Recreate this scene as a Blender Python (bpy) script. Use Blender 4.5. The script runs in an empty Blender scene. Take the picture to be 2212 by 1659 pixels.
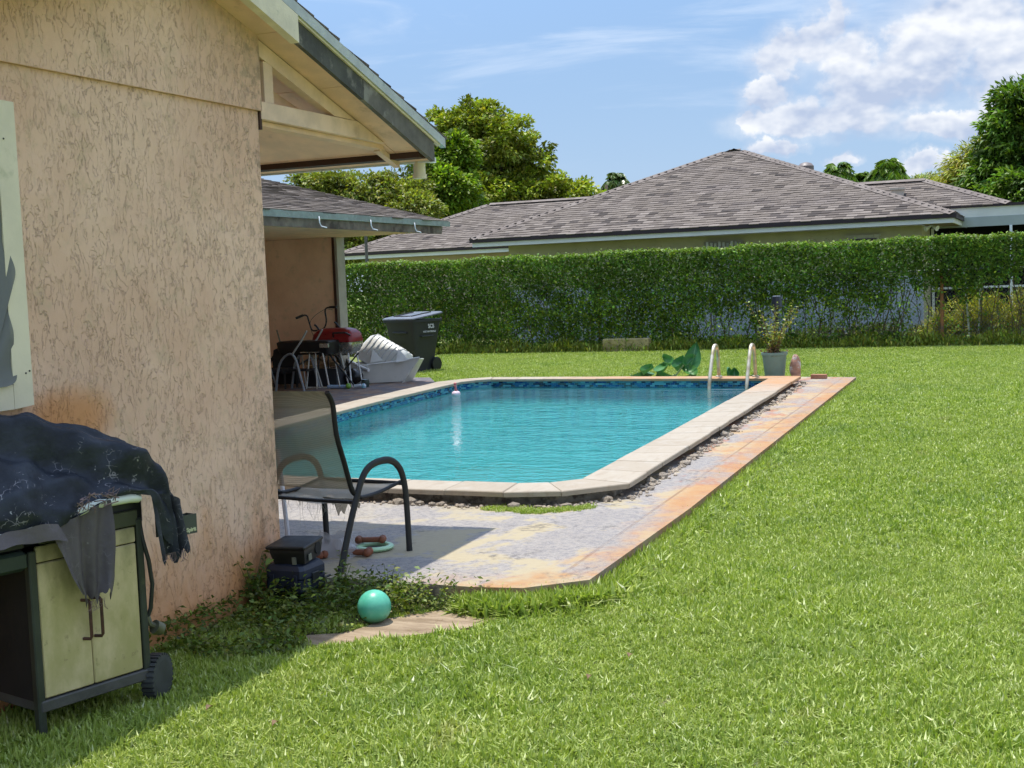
import bpy, bmesh, math, random
import numpy as np
from mathutils import Vector, Matrix
from mathutils.geometry import tessellate_polygon

random.seed(7)
RNG = np.random.default_rng(11)
SC = bpy.context.scene
COL = SC.collection
V = Vector
R = math.radians

# ------------------------------------------------------------------ camera
cam = bpy.data.cameras.new('camera')
cam.sensor_width = 36.0
cam.lens = 36.0 * 2765.0 / 2212.0
cam.clip_start = 0.05
cam.clip_end = 3000
cam_ob = bpy.data.objects.new('camera', cam)
COL.objects.link(cam_ob)
cx = V((0.92027936, 0.3893732, -0.03839814))
cy = V((0.00515394, 0.08606673, 0.99627604))
cz = V((0.391228, -0.91705018, 0.07719863))
m = Matrix((cx, cy, cz)).transposed().to_4x4()
m.translation = V((0, 0, 1.5))
cam_ob.matrix_world = m
SC.camera = cam_ob

# ------------------------------------------------------------------ node helper
class T:
    def __init__(s, nt): s.nt = nt
    def n(s, typ, ins=None, **props):
        nd = s.nt.nodes.new(typ)
        for k, v in props.items(): setattr(nd, k, v)
        for k, v in (ins or {}).items(): s.put(nd.inputs[k], v)
        return nd
    def put(s, sock, v):
        if isinstance(v, bpy.types.NodeSocket): s.nt.links.new(v, sock)
        elif isinstance(v, (tuple, list)) and sock.type == 'RGBA' and len(v) == 3: sock.default_value = (*v, 1)
        else: sock.default_value = v
    def math(s, op, a, b=0.0, clamp=False):
        nd = s.n('ShaderNodeMath', {0: a, 1: b}, operation=op); nd.use_clamp = clamp; return nd.outputs[0]
    def mr(s, v, a, b, c=0.0, d=1.0, smooth=True):
        nd = s.n('ShaderNodeMapRange', {0: v, 1: a, 2: b, 3: c, 4: d}); nd.interpolation_type = 'SMOOTHSTEP' if smooth else 'LINEAR'; return nd.outputs[0]
    def mix(s, f, a, b, blend='MIX'):
        nd = s.nt.nodes.new('ShaderNodeMix'); nd.data_type = 'RGBA'; nd.blend_type = blend
        s.put(nd.inputs[0], f); s.put(nd.inputs[6], a); s.put(nd.inputs[7], b); return nd.outputs[2]
    def noise(s, vec, scale, detail=4, rough=.55, dist=0.0):
        return s.n('ShaderNodeTexNoise', {'Vector': vec, 'Scale': scale, 'Detail': detail, 'Roughness': rough, 'Distortion': dist}).outputs[0]
    def map(s, vec, scale=(1, 1, 1), loc=(0, 0, 0)):
        return s.n('ShaderNodeMapping', {'Vector': vec, 'Scale': scale, 'Location': loc}).outputs[0]
    def sep(s, vec): return s.n('ShaderNodeSeparateXYZ', {0: vec}).outputs
    def ramp(s, f, stops, interp='LINEAR'):
        nd = s.n('ShaderNodeValToRGB', {0: f}); cr = nd.color_ramp; cr.interpolation = interp
        while len(cr.elements) < len(stops): cr.elements.new(.5)
        for e, (p, c) in zip(cr.elements, stops): e.position = p; e.color = (*c, 1)
        return nd.outputs[0]
    def bump(s, h, strength=.5, dist=.01, normal=None):
        ins = {'Height': h, 'Strength': strength, 'Distance': dist}
        if normal is not None: ins['Normal'] = normal
        return s.n('ShaderNodeBump', ins).outputs[0]

# ------------------------------------------------------------------ world, sun, exposure
SUND = V((0.16, -0.14, -1.0)).normalized()
world = bpy.data.worlds.new('World'); SC.world = world; world.use_nodes = True
t = T(world.node_tree)
bg = world.node_tree.nodes['Background']
sky = t.n('ShaderNodeTexSky', sky_type='NISHITA')
sky.sun_disc = False; sky.sun_elevation = R(78); sky.sun_rotation = R(311)
sky.air_density = 1.35; sky.dust_density = 0.25; sky.ozone_density = 1.4; sky.altitude = 0
gen = t.n('ShaderNodeTexCoord').outputs['Generated']
sx_, sy_, sz_ = t.sep(gen)
# cumulus heaps in the north-north-east (bearing, height, half-widths in radians), unseen cloud carried on to the east and south, spread to lift ambient light
HEAPS = [(-0.19, 0.159, 0.0228, 0.0209), (-0.15, 0.184, 0.0137, 0.0148), (-0.164, 0.171, 0.0163, 0.0168), (-0.139, 0.159, 0.026, 0.0202), (-0.204, 0.134, 0.0195, 0.0101), (-0.115, 0.133, 0.0488, 0.0269), (-0.06, 0.175, 0.0488, 0.037), (-0.025, 0.142, 0.0423, 0.0437), (-0.086, 0.154, 0.0358, 0.0303), (-0.19, 0.117, 0.0391, 0.0141), (-0.135, 0.113, 0.0423, 0.0135), (-0.076, 0.104, 0.0456, 0.0114), (-0.031, 0.105, 0.0358, 0.0135), (-0.193, 0.096, 0.0202, 0.0074), (-0.142, 0.081, 0.0098, 0.0054), (-0.086, 0.077, 0.0163, 0.0067), (-0.218, 0.12, 0.0085, 0.0087)]
wz = t.n('ShaderNodeTexNoise', {'Vector': gen, 'Scale': 26.0, 'Detail': 7.0, 'Roughness': .62}).outputs[1]
wz = t.n('ShaderNodeVectorMath', {0: wz, 1: (.5, .5, .5)}, operation='SUBTRACT').outputs[0]
wzx, wzy, _ = t.sep(wz)
az0 = t.math('ARCTAN2', sx_, sy_)
az = t.math('ADD', az0, t.math('MULTIPLY', wzx, .050)); el = t.math('ADD', sz_, t.math('MULTIPLY', wzy, .042))
dens = None; lit = None
for a_, e_, w_, h_ in HEAPS:
    u_ = t.math('MULTIPLY', t.math('SUBTRACT', az, a_), 1 / w_); v_ = t.math('MULTIPLY', t.math('SUBTRACT', el, e_), 1 / h_)
    q = t.math('SUBTRACT', 1.0, t.math('SQRT', t.math('ADD', t.math('MULTIPLY', u_, u_), t.math('MULTIPLY', v_, v_))))
    l = t.math('ADD', t.math('MULTIPLY', v_, .30), t.math('MULTIPLY', u_, -.10))
    dens = q if dens is None else t.math('SMOOTH_MAX', dens, q)
    if dens.node.type == 'MATH' and dens.node.operation == 'SMOOTH_MAX': dens.node.inputs[2].default_value = .25
    w = t.mr(q, -.1, .5)
    lit = (t.math('MULTIPLY', w, l), w) if lit is None else (t.math('ADD', lit[0], t.math('MULTIPLY', w, l)), t.math('ADD', lit[1], w))
lit = t.math('DIVIDE', lit[0], t.math('ADD', lit[1], .2))
n_f = t.noise(t.map(gen, (1, 1, 1.3)), 34, 6, .6); n_m = t.noise(t.map(gen, (1, 1, 1.6)), 14, 4, .55)
n_u = t.noise(t.map(gen, (1, 1, 1.6), (-.003, 0, .012)), 14, 4, .55)
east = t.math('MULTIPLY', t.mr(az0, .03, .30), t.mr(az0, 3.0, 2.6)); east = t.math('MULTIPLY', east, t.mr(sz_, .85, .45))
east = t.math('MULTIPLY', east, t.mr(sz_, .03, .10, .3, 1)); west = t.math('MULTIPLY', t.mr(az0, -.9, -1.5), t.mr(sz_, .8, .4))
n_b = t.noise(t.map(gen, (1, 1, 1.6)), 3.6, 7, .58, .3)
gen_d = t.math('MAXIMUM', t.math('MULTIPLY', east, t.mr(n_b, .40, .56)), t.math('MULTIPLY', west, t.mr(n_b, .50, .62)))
d = t.math('ADD', dens, t.math('MULTIPLY', t.math('SUBTRACT', n_f, .5), .9))
mask = t.math('MULTIPLY', t.mr(d, -.12, .36), t.mr(t.math('ADD', n_m, t.math('MULTIPLY', dens, .35)), .38, .56, .55, 1))
haze = t.math('MULTIPLY', t.mr(dens, -.55, .35), .5)
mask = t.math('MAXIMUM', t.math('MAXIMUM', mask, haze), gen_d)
light = t.math('ADD', .44, t.math('ADD', t.math('MULTIPLY', lit, 1.1), t.math('ADD', t.math('MULTIPLY', t.math('SUBTRACT', n_m, n_u), 4.5), t.math('MULTIPLY', t.math('SUBTRACT', n_f, .5), .9))), True)
ccol = t.mix(light, (1.62, 1.90, 2.50), (3.15, 3.2, 3.3))
mask = t.math('MULTIPLY', mask, .93)
wn = t.noise(t.map(gen, (1.2, 1.2, 9)), 3.2, 6, .6, .6)
wisp = t.math('MULTIPLY', t.mr(wn, .50, .72), t.math('MULTIPLY', t.mr(sz_, .07, .17), .55))
grad = t.ramp(t.mr(sz_, 0.0, .75, 0, 1, False), [(0, (.42, .58, .80)), (.10, (.35, .53, .82)), (.28, (.30, .49, .82)), (1, (.24, .39, .72))])
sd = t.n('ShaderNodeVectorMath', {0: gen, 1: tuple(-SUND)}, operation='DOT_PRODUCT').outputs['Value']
sun_lift = t.math('ADD', 2.9, t.math('MULTIPLY', t.mr(sd, .30, 1.0), 5.5))      # broad brightening added round the high sun to lift the ambient light
grad = t.n('ShaderNodeVectorMath', {0: grad, 3: sun_lift}, operation='SCALE').outputs[0]
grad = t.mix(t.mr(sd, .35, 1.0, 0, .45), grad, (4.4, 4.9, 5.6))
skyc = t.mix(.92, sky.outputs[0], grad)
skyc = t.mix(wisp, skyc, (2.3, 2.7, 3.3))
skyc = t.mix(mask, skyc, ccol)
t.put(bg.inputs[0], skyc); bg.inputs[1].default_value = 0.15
world.cycles.sampling_method = 'MANUAL'; world.cycles.sample_map_resolution = 512

sun = bpy.data.lights.new('sun', 'SUN'); sun.energy = 2.55; sun.angle = R(.53); sun.color = (1.0, .955, .88)
sun_ob = bpy.data.objects.new('sun', sun); COL.objects.link(sun_ob)
sun_ob.rotation_mode = 'QUATERNION'; sun_ob.rotation_quaternion = (-SUND).to_track_quat('Z', 'Y')
sun.cycles.is_caustics_light = True
SC.view_settings.view_transform = 'Standard'; SC.view_settings.look = 'None'
SC.view_settings.exposure = 1.10; SC.view_settings.gamma = 1.0; SC.view_settings.use_curve_mapping = False
SC.render.engine = 'CYCLES'
SC.cycles.use_denoising = True
SC.cycles.use_adaptive_sampling = True; SC.cycles.adaptive_threshold = .02
SC.cycles.max_bounces = 7; SC.cycles.transparent_max_bounces = 16; SC.cycles.diffuse_bounces = 4
SC.cycles.sample_clamp_indirect = 6

# ------------------------------------------------------------------ materials
MATS = {}
def mat(name, color=(.5, .5, .5), rough=.6, var=0.12, vscale=6, bump=0.0, bscale=60, metal=0.0, spec=.5, dirt=None, **kw):
    if name in MATS: return MATS[name]
    m = bpy.data.materials.new(name); m.use_nodes = True; MATS[name] = m
    b = m.node_tree.nodes['Principled BSDF']; t = T(m.node_tree)
    b.inputs['Roughness'].default_value = rough; b.inputs['Metallic'].default_value = metal
    b.inputs['Specular IOR Level'].default_value = spec
    for k, v in kw.items(): t.put(b.inputs[k.replace('_', ' ')], v)
    co = t.n('ShaderNodeTexCoord').outputs['Object']
    n1 = t.noise(co, vscale, 5, .6)
    lo = tuple(c * (1 - var) for c in color); hi = tuple(min(1, c * (1 + var)) for c in color)
    c = t.mix(t.mr(n1, .3, .7), lo, hi)
    if dirt:
        dc, dscale, th = dirt
        c = t.mix(t.mr(t.noise(co, dscale, 6, .65), th, th + .14), c, dc)
    t.put(b.inputs['Base Color'], c)
    t.put(b.inputs['Roughness'], t.mr(n1, .2, .8, max(0, rough - .08), min(1, rough + .08)))
    if bump: t.put(b.inputs['Normal'], t.bump(t.noise(co, bscale, 4), bump, .01))
    return m
def new_mat(name):
    m = bpy.data.materials.new(name); m.use_nodes = True; MATS[name] = m
    return m, m.node_tree.nodes['Principled BSDF'], T(m.node_tree)

def stucco(name, gable):
    m, b, t = new_mat(name)
    co = t.n('ShaderNodeNewGeometry').outputs['Position']
    v = t.map(co, (1, 1, .55))
    warp = t.n('ShaderNodeVectorMath', {0: v, 1: t.n('ShaderNodeVectorMath', {0: t.n('ShaderNodeTexNoise', {'Vector': v, 'Scale': 9.0, 'Detail': 3.0}).outputs[1], 3: .10}, operation='SCALE').outputs[0]}, operation='ADD').outputs[0]
    vv = t.map(warp, (1, 1, .72))
    a = t.noise(vv, 27, 6, .62, .25)
    a2 = t.noise(t.map(vv, (1, 1, 1), (3.1, 1.7, .4)), 46, 5, .65, .2)
    zone = t.mr(t.noise(co, 2.2, 4, .6), .34, .60); zone2 = t.mr(t.noise(t.map(co, (1, 1, 1), (5, 2, 7)), 3.4, 3), .38, .60)
    k1 = t.mr(a, .445, .480); k2 = t.mr(a2, .40, .43)
    h = t.math('ADD', t.math('MULTIPLY', k1, t.math('ADD', .30, t.math('MULTIPLY', zone, .65))), t.math('MULTIPLY', k2, t.math('MULTIPLY', zone2, .5)))
    h = t.math('ADD', h, t.math('MULTIPLY', t.noise(co, 150, 3, .7), .16))
    t.put(b.inputs['Normal'], t.bump(h, .8 if gable else .35, .0075 if gable else .004))
    base = t.mix(t.mr(t.noise(co, 1.6, 5, .6), .32, .68), (.72, .46, .315), (.84, .575, .41))
    base = t.mix(t.mr(t.noise(co, 7, 5, .7), .5, .75), base, (.62, .44, .29))
    # thin darker lines along the ridge edges
    groove = t.math('MULTIPLY', t.mr(t.math('ABSOLUTE', t.math('SUBTRACT', a, .458)), .012, .003), t.math('ADD', .25, t.math('MULTIPLY', zone, .75)))
    base = t.mix(t.math('MULTIPLY', groove, .30), base, (.40, .265, .17))
    if gable:
        x, y, z = t.sep(co)
        nz = t.noise(t.map(co, (1, 1, .45)), 4.5, 5, .6)
        low = t.math('MULTIPLY', t.mr(t.math('ADD', z, t.math('MULTIPLY', nz, -.9)), .18, -.45), .80)
        base = t.mix(low, base, (.62, .255, .070))
        dy = t.math('SUBTRACT', y, 3.90); dz = t.math('SUBTRACT', z, 1.04)
        dd = t.math('ADD', t.math('MULTIPLY', t.math('MULTIPLY', dy, dy), 7.0), t.math('MULTIPLY', t.math('MULTIPLY', dz, dz), 30.0))
        dd = t.math('ADD', dd, t.math('MULTIPLY', nz, .7))
        base = t.mix(t.math('MULTIPLY', t.mr(dd, 1.15, .35), .8), base, (.62, .26, .075))
        # painted occlusion shade and grime under the soffit, darker towards the far corner
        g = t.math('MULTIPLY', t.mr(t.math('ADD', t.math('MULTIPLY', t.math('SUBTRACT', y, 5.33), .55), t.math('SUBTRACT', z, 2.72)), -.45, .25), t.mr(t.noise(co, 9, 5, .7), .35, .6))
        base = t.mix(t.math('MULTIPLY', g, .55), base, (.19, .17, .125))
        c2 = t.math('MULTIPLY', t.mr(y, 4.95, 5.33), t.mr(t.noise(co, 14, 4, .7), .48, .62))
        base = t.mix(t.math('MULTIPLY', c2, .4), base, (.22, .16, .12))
    if not gable: base = t.mix(1.0, base, (1.17, 1.20, 1.16), 'MULTIPLY')
    t.put(b.inputs['Base Color'], base); b.inputs['Roughness'].default_value = .85; b.inputs['Specular IOR Level'].default_value = .25
    return m
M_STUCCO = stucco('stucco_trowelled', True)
M_STUCCO2 = stucco('stucco_fine', False)
M_SOFFIT = mat('painted_plywood', (.80, .55, .375), .75, .10, 5, .15, 90, dirt=((.55, .37, .24), 3.0, .58))
M_TRIM = mat('painted_trim', (.78, .57, .41), .7, .12, 7, .1, 120, dirt=((.55, .39, .27), 4, .62))
M_CREAM = mat('cream_paint', (.76, .68, .49), .55, .08, 4, .06, 100, dirt=((.56, .52, .34), 5, .57))
M_CREAM2 = mat('weathered_cream_board', (.76, .68, .50), .6, .1, 8, .2, 80, dirt=((.30, .30, .22), 9, .60))
M_DRIP = mat('galvanised_drip_edge', (.46, .50, .47), .5, .14, 9, .05, 80, metal=.25, dirt=((.26, .33, .33), 14, .60))
M_DRIP2 = mat('verdigris_gutter_metal', (.25, .29, .26), .55, .14, 9, .05, 80, metal=.1, dirt=((.31, .35, .32), 14, .52))
M_DKWOOD = mat('weathered_dark_board', (.075, .075, .065), .85, .3, 9, .35, 60, dirt=((.19, .18, .15), 8, .52))
M_GREYWOOD = mat('weathered_grey_board', (.13, .12, .10), .85, .25, 9, .3, 60, dirt=((.25, .24, .2), 6, .54))
M_BROWN = mat('dark_brown_board', (.060, .026, .016), .8, .2, 8, .15, 70)
M_WHITE = mat('white_paint', (.78, .80, .80), .45, .05, 4, .03, 60)
M_BLACK = mat('black_plastic', (.014, .016, .017), .45, .2, 8, .06, 120)
M_DARK = mat('unlit_interior', (.010, .010, .011), .8, .2, 3)

def shingle_mat(name, use_attr, palette):
    m, b, t = new_mat(name)
    if use_attr: r = t.n('ShaderNodeAttribute', attribute_name='Col').outputs['Fac']
    else: r = t.n('ShaderNodeObjectInfo').outputs['Random']
    co = t.n('ShaderNodeNewGeometry').outputs['Position']
    c = t.ramp(r, palette)
    c = t.mix(t.mr(t.noise(co, 90, 3, .7), .35, .65, 0, .5), c, t.mix(.5, c, (.06, .055, .055)))
    c = t.mix(t.mr(t.noise(co, .9, 4, .6), .45, .75, 0, .45), c, (.15, .125, .115))
    t.put(b.inputs['Base Color'], c); b.inputs['Roughness'].default_value = .92; b.inputs['Specular IOR Level'].default_value = .2
    t.put(b.inputs['Normal'], t.bump(t.noise(co, 240, 2), .4, .004))
    return m
PAL = [(0, (.066, .054, .046)), (.16, (.110, .089, .075)), (.34, (.164, .134, .109)), (.7, (.206, .171, .142)), (1, (.260, .219, .185))]
M_SH_ATTR = shingle_mat('shingle_field', True, PAL)
M_SH_OBJ = shingle_mat('shingle_piece', False, PAL)
M_CAP = shingle_mat('shingle_cap', False, [(0, (.20, .165, .14)), (1, (.26, .22, .19))])

# ------------------------------------------------------------------ geometry helper
class B:
    """collects shapes and links them as one mesh object"""
    def __init__(s): s.v = []; s.f = []; s.c = []; s.M = None
    def add(s, vs, fs, col=None):
        o = len(s.v)
        if s.M is not None: vs = [s.M @ V(p) for p in vs]
        s.v += [tuple(p) for p in vs]; s.f += [tuple(i + o for i in f) for f in fs]
        s.c += [col if col is not None else .5] * len(vs)
        return s
    def box(s, x0, x1, y0, y1, z0, z1, col=None, bev=0.0):
        if bev <= 0:
            vs = [(x, y, z) for z in (z0, z1) for y in (y0, y1) for x in (x0, x1)]
            return s.add(vs, [(0, 2, 3, 1), (4, 5, 7, 6), (0, 1, 5, 4), (2, 6, 7, 3), (0, 4, 6, 2), (1, 3, 7, 5)], col)
        b = min(bev, (x1 - x0) * .45, (y1 - y0) * .45, (z1 - z0) * .45)
        ring = lambda i: [(x0 + i + (b if k else 0), 0) for k in (0,)]
        rings = []
        for z, ins in ((z0, b), (z0 + b, 0), (z1 - b, 0), (z1, b)):
            a0, a1, b0, b1 = x0 + ins, x1 - ins, y0 + ins, y1 - ins
            c = b
            rings.append([(a0 + c, b0, z), (a1 - c, b0, z), (a1, b0 + c, z), (a1, b1 - c, z), (a1 - c, b1, z), (a0 + c, b1, z), (a0, b1 - c, z), (a0, b0 + c, z)])
        return s.loft(rings, True, True, col)
    def loft(s, rings, cap0=True, cap1=True, col=None, closed=True):
        n = len(rings[0]); vs = [p for r in rings for p in r]; fs = []
        for k in range(len(rings) - 1):
            for i in range(n if closed else n - 1):
                j = (i + 1) % n
                fs.append((k * n + i, k * n + j, (k + 1) * n + j, (k + 1) * n + i))
        if cap0: fs.append(tuple(range(n - 1, -1, -1)))
        if cap1: fs.append(tuple((len(rings) - 1) * n + i for i in range(n)))
        return s.add(vs, fs, col)
    def tube(s, pts, r, n=8, caps=True, col=None, flat=None):
        pts = [V(p) for p in pts]; rs = r if isinstance(r, (list, tuple)) else [r] * len(pts)
        rings = []; up = V((0, 0, 1))
        prev = None
        for i, p in enumerate(pts):
            d = (pts[min(i + 1, len(pts) - 1)] - pts[max(i - 1, 0)]).normalized()
            if prev is None:
                a = up if abs(d.z) < .9 else V((1, 0, 0))
                u = d.cross(a).normalized()
            else:
                u = (prev - d * prev.dot(d)).normalized()
            prev = u; w = d.cross(u)
            k = flat or 1.0
            rings.append([p + (u * math.cos(2 * math.pi * j / n) + w * math.sin(2 * math.pi * j / n) * k) * rs[i] for j in range(n)])
        return s.loft(rings, caps, caps, col)
    def lathe(s, prof, n=24, loc=(0, 0, 0), cap0=True, cap1=True, axis='Z', col=None):
        rings = []
        for r, z in prof:
            ring = []
            for j in range(n):
                a = 2 * math.pi * j / n
                p = (r * math.cos(a), r * math.sin(a), z)
                if axis == 'X': p = (z, p[0], p[1])
                if axis == 'Y': p = (p[0], z, p[1])
                ring.append((p[0] + loc[0], p[1] + loc[1], p[2] + loc[2]))
            rings.append(ring)
        return s.loft(rings, cap0, cap1, col)
    def prism(s, poly, z0, z1, col=None):
        """poly: list of xy, extruded vertically"""
        return s.loft([[(x, y, z0) for x, y in poly], [(x, y, z1) for x, y in poly]], True, True, col)
    def prism_yz(s, poly, x0, x1, col=None):
        return s.loft([[(x0, y, z) for y, z in poly], [(x1, y, z) for y, z in poly]], True, True, col)
    def prism_xz(s, poly, y0, y1, col=None):
        return s.loft([[(x, y0, z) for x, z in poly], [(x, y1, z) for x, z in poly]], True, True, col)
    def grid(s, fn, nu, nv, col=None, skip=None):
        vs = [fn(i / nu, j / nv) for j in range(nv + 1) for i in range(nu + 1)]
        fs = [(j * (nu + 1) + i, j * (nu + 1) + i + 1, (j + 1) * (nu + 1) + i + 1, (j + 1) * (nu + 1) + i)
              for j in range(nv) for i in range(nu) if not (skip and skip(i, j))]
        return s.add(vs, fs, col)
    def build(s, name, material, parent=None, smooth=False, colors=False, recalc=True):
        me = bpy.data.meshes.new(name); me.from_pydata(s.v, [], s.f)
        if recalc:
            bm = bmesh.new(); bm.from_mesh(me); bmesh.ops.recalc_face_normals(bm, faces=bm.faces); bm.to_mesh(me); bm.free()
        if colors:
            a = me.color_attributes.new('Col', 'FLOAT_COLOR', 'POINT')
            arr = np.ones((len(s.v), 4), np.float32); arr[:, :3] = np.array([(c, c, c) if not isinstance(c, tuple) else c for c in s.c])
            a.data.foreach_set('color', arr.ravel())
        me.materials.append(material)
        if smooth is True: me.polygons.foreach_set('use_smooth', [True] * len(me.polygons))
        o = bpy.data.objects.new(name, me); COL.objects.link(o)
        if smooth == 'auto':
            me.polygons.foreach_set('use_smooth', [True] * len(me.polygons)); me.set_sharp_from_angle(angle=R(38))
        if parent: o.parent = parent
        return o

def tag(o, label=None, cat=None, group=None, kind=None):
    if label: o['label'] = label
    if cat: o['category'] = cat
    if group: o['group'] = group
    if kind: o['kind'] = kind
    return o
def thing(name, label, cat, loc=(0, 0, 0), rz=0.0, group=None):
    o = bpy.data.objects.new(name, None); COL.objects.link(o); o.location = loc; o.rotation_euler = (0, 0, rz)
    o.empty_display_size = .1
    return tag(o, label, cat, group)
def copy_tree(o, parent=None):
    c = o.copy(); COL.objects.link(c); c.parent = parent
    for ch in o.children: copy_tree(ch, c)
    return c
def lettering(txt, size, mtx, material, parent, name='lettering', bold=0.0):
    cu = bpy.data.curves.new(name, 'FONT'); cu.body = txt; cu.size = size; cu.extrude = .0006; cu.offset = bold
    cu.align_x = 'CENTER'; cu.align_y = 'CENTER'; cu.materials.append(material)
    tmp = bpy.data.objects.new(name, cu); me = bpy.data.meshes.new_from_object(tmp); bpy.data.objects.remove(tmp); me.materials.clear(); me.materials.append(material)
    o = bpy.data.objects.new(name, me); COL.objects.link(o); o.parent = parent; o.matrix_local = mtx
    return o
def instance(name, mesh, parent, mtx):
    o = bpy.data.objects.new(name, mesh); COL.objects.link(o); o.parent = parent; o.matrix_local = mtx; return o

def inpoly(px, py, poly):
    inside = np.zeros(len(px), bool); n = len(poly)
    for i in range(n):
        x0, y0 = poly[i][:2]; x1, y1 = poly[(i + 1) % n][:2]
        if y0 == y1: continue
        c = ((y0 > py) != (y1 > py)) & (px < (x1 - x0) * (py - y0) / (y1 - y0) + x0)
        inside ^= c
    return inside
def flat_with_hole(name, outer, holes, z, material):
    loops = [[V((x, y, z)) for x, y in outer]] + [[V((x, y, z)) for x, y in h] for h in holes]
    vs = [p for l in loops for p in l]
    b = B(); b.add(vs, tessellate_polygon(loops)); return b.build(name, material)

# ------------------------------------------------------------------ foliage helper
def leaf_material(name, trans=.30, rough=.5, spec=.35):
    m, b, t = new_mat(name)
    c = t.n('ShaderNodeAttribute', attribute_name='Col').outputs['Color']
    c = t.mix(1.0, c, (3.0, 2.35, 1.75), 'MULTIPLY')
    t.put(b.inputs['Base Color'], c); b.inputs['Roughness'].default_value = rough; b.inputs['Specular IOR Level'].default_value = spec
    tr = t.n('ShaderNodeBsdfTranslucent', {'Color': t.mix(1.0, c, (1.0, 1.15, .45), 'MULTIPLY')})
    mx = t.n('ShaderNodeMixShader', {0: trans, 1: b.outputs[0], 2: tr.outputs[0]})
    t.put(m.node_tree.nodes['Material Output'].inputs[0], mx.outputs[0])
    return m
M_LEAF = leaf_material('leaf')
M_LEAF_GLOSS = leaf_material('glossy_leaf', .2, .32, .5)
def unit(a): return a / np.maximum(np.linalg.norm(a, axis=1, keepdims=True), 1e-9)
def leaves(name, P, D, L, W, C, material=None, parent=None, droop=0.25):
    """one kite-shaped leaf per row: centre P, direction D, length L, width W, colour C"""
    n = len(P); D = unit(D); rnd = unit(RNG.normal(0, .55, size=(n, 3)) + np.array([0, 0, 1.0]))
    S = unit(np.cross(D, rnd)); Nn = np.cross(S, D); Nn *= np.sign(Nn[:, 2:3] + 1e-9)
    L = np.asarray(L).reshape(-1, 1) * np.ones((n, 1)); W = np.asarray(W).reshape(-1, 1) * np.ones((n, 1))
    vs = np.empty((n, 4, 3), np.float32)
    vs[:, 0] = P - D * L * .5; vs[:, 2] = P + D * L * .5 - Nn * L * droop * .4
    vs[:, 1] = P + S * W * .5 + Nn * W * .15; vs[:, 3] = P - S * W * .5 + Nn * W * .15
    me = bpy.data.meshes.new(name)
    me.vertices.add(n * 4); me.vertices.foreach_set('co', vs.ravel())
    me.loops.add(n * 4); me.loops.foreach_set('vertex_index', np.arange(n * 4, dtype=np.int32))
    me.polygons.add(n); me.polygons.foreach_set('loop_start', np.arange(0, n * 4, 4, dtype=np.int32))
    me.update(); me.validate()
    a = me.color_attributes.new('Col', 'FLOAT_COLOR', 'POINT')
    cc = np.ones((n, 4, 4), np.float32); cc[:, :, :3] = np.asarray(C)[:, None, :]
    a.data.foreach_set('color', cc.ravel())
    me.materials.append(material or M_LEAF)
    o = bpy.data.objects.new(name, me); COL.objects.link(o)
    if parent: o.parent = parent
    return o
def shade(n, base, var=.25, hue=.12, yellow=0.0):
    """per-leaf colour: value and hue spread round a base"""
    b = np.array(base)[None, :] * (1 + RNG.normal(0, var, (n, 1))).clip(.35, 1.9)
    b = b * (1 + RNG.normal(0, hue, (n, 3)) * np.array([1, .35, .7]))
    if yellow: 
        k = RNG.random(n) < yellow; b[k] = b[k] * np.array([1.6, 1.4, .9])
    return b.clip(.003, .9)
def crown_points(blobs, n, clump=.55, nper=60, fill=.2):
    """leaf points gathered in clumps on the surfaces of ellipsoids"""
    vol = np.array([b[3] * b[4] * b[5] for b in blobs]) ** (2 / 3); vol = vol / vol.sum()
    nc = max(4, n // nper); bi = RNG.choice(len(blobs), nc, p=vol); bb = np.array(blobs)[bi]
    d = unit(RNG.normal(size=(nc, 3))); rr = np.where(RNG.random(nc) < fill, RNG.uniform(.3, .8, nc), RNG.uniform(.80, 1.14, nc))[:, None]
    cc = bb[:, :3] + d * bb[:, 3:6] * rr
    ci = RNG.integers(0, nc, n); off = RNG.normal(size=(n, 3)); off = unit(off) * (RNG.random((n, 1)) ** .5)
    P = cc[ci] + off * clump * np.array([1, 1, .62])
    D = unit(off * .9 + d[ci] * .7 + RNG.normal(0, .45, (n, 3)) + np.array([0, 0, -.25]))
    return P, D, ci, nc
# =================================================================== THE GROUND
POOL_IN = [(-6.75, 7.98), (-6.45, 7.74), (-3.26, 7.655), (-3.05, 7.72), (-2.875, 7.92), (-2.94, 9.2), (-3.315, 16.12), (-7.28, 16.33), (-7.46, 16.17), (-7.56, 15.90), (-7.53, 15.55), (-7.36, 13.2)]
def offset_poly(poly, d):
    n = len(poly); out = []
    area = sum(poly[i][0] * poly[(i + 1) % n][1] - poly[(i + 1) % n][0] * poly[i][1] for i in range(n))
    s = 1 if area > 0 else -1
    for i in range(n):
        p0, p1, p2 = V(poly[i - 1]), V(poly[i]), V(poly[(i + 1) % n])
        a = (p1 - p0).normalized(); b = (p2 - p1).normalized()
        n1 = V((a.y, -a.x)) * s; n2 = V((b.y, -b.x)) * s
        nn = (n1 + n2); nn = nn / max(.35, nn.dot(nn) / 2) / 1.0
        nn = (n1 + n2).normalized() * (d / max(.5, (n1 + n2).normalized().dot(n1)))
        out.append((p1.x + nn.x, p1.y + nn.y))
    return out
POOL_OUT = offset_poly(POOL_IN, .33)
POOL_MID = offset_poly(POOL_IN, .12)
DECK = [(-3.70, 5.335), (-2.52, 5.335), (-2.28, 5.37), (-2.03, 5.60), (-2.06, 7.5), (-2.45, 17.42), (-3.28, 17.55), (-3.05, 16.50),
        (-7.75, 16.72), (-8.05, 16.80), (-8.55, 17.10), (-9.05, 17.95), (-12.2, 18.1), (-12.2, 5.335)]
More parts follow.
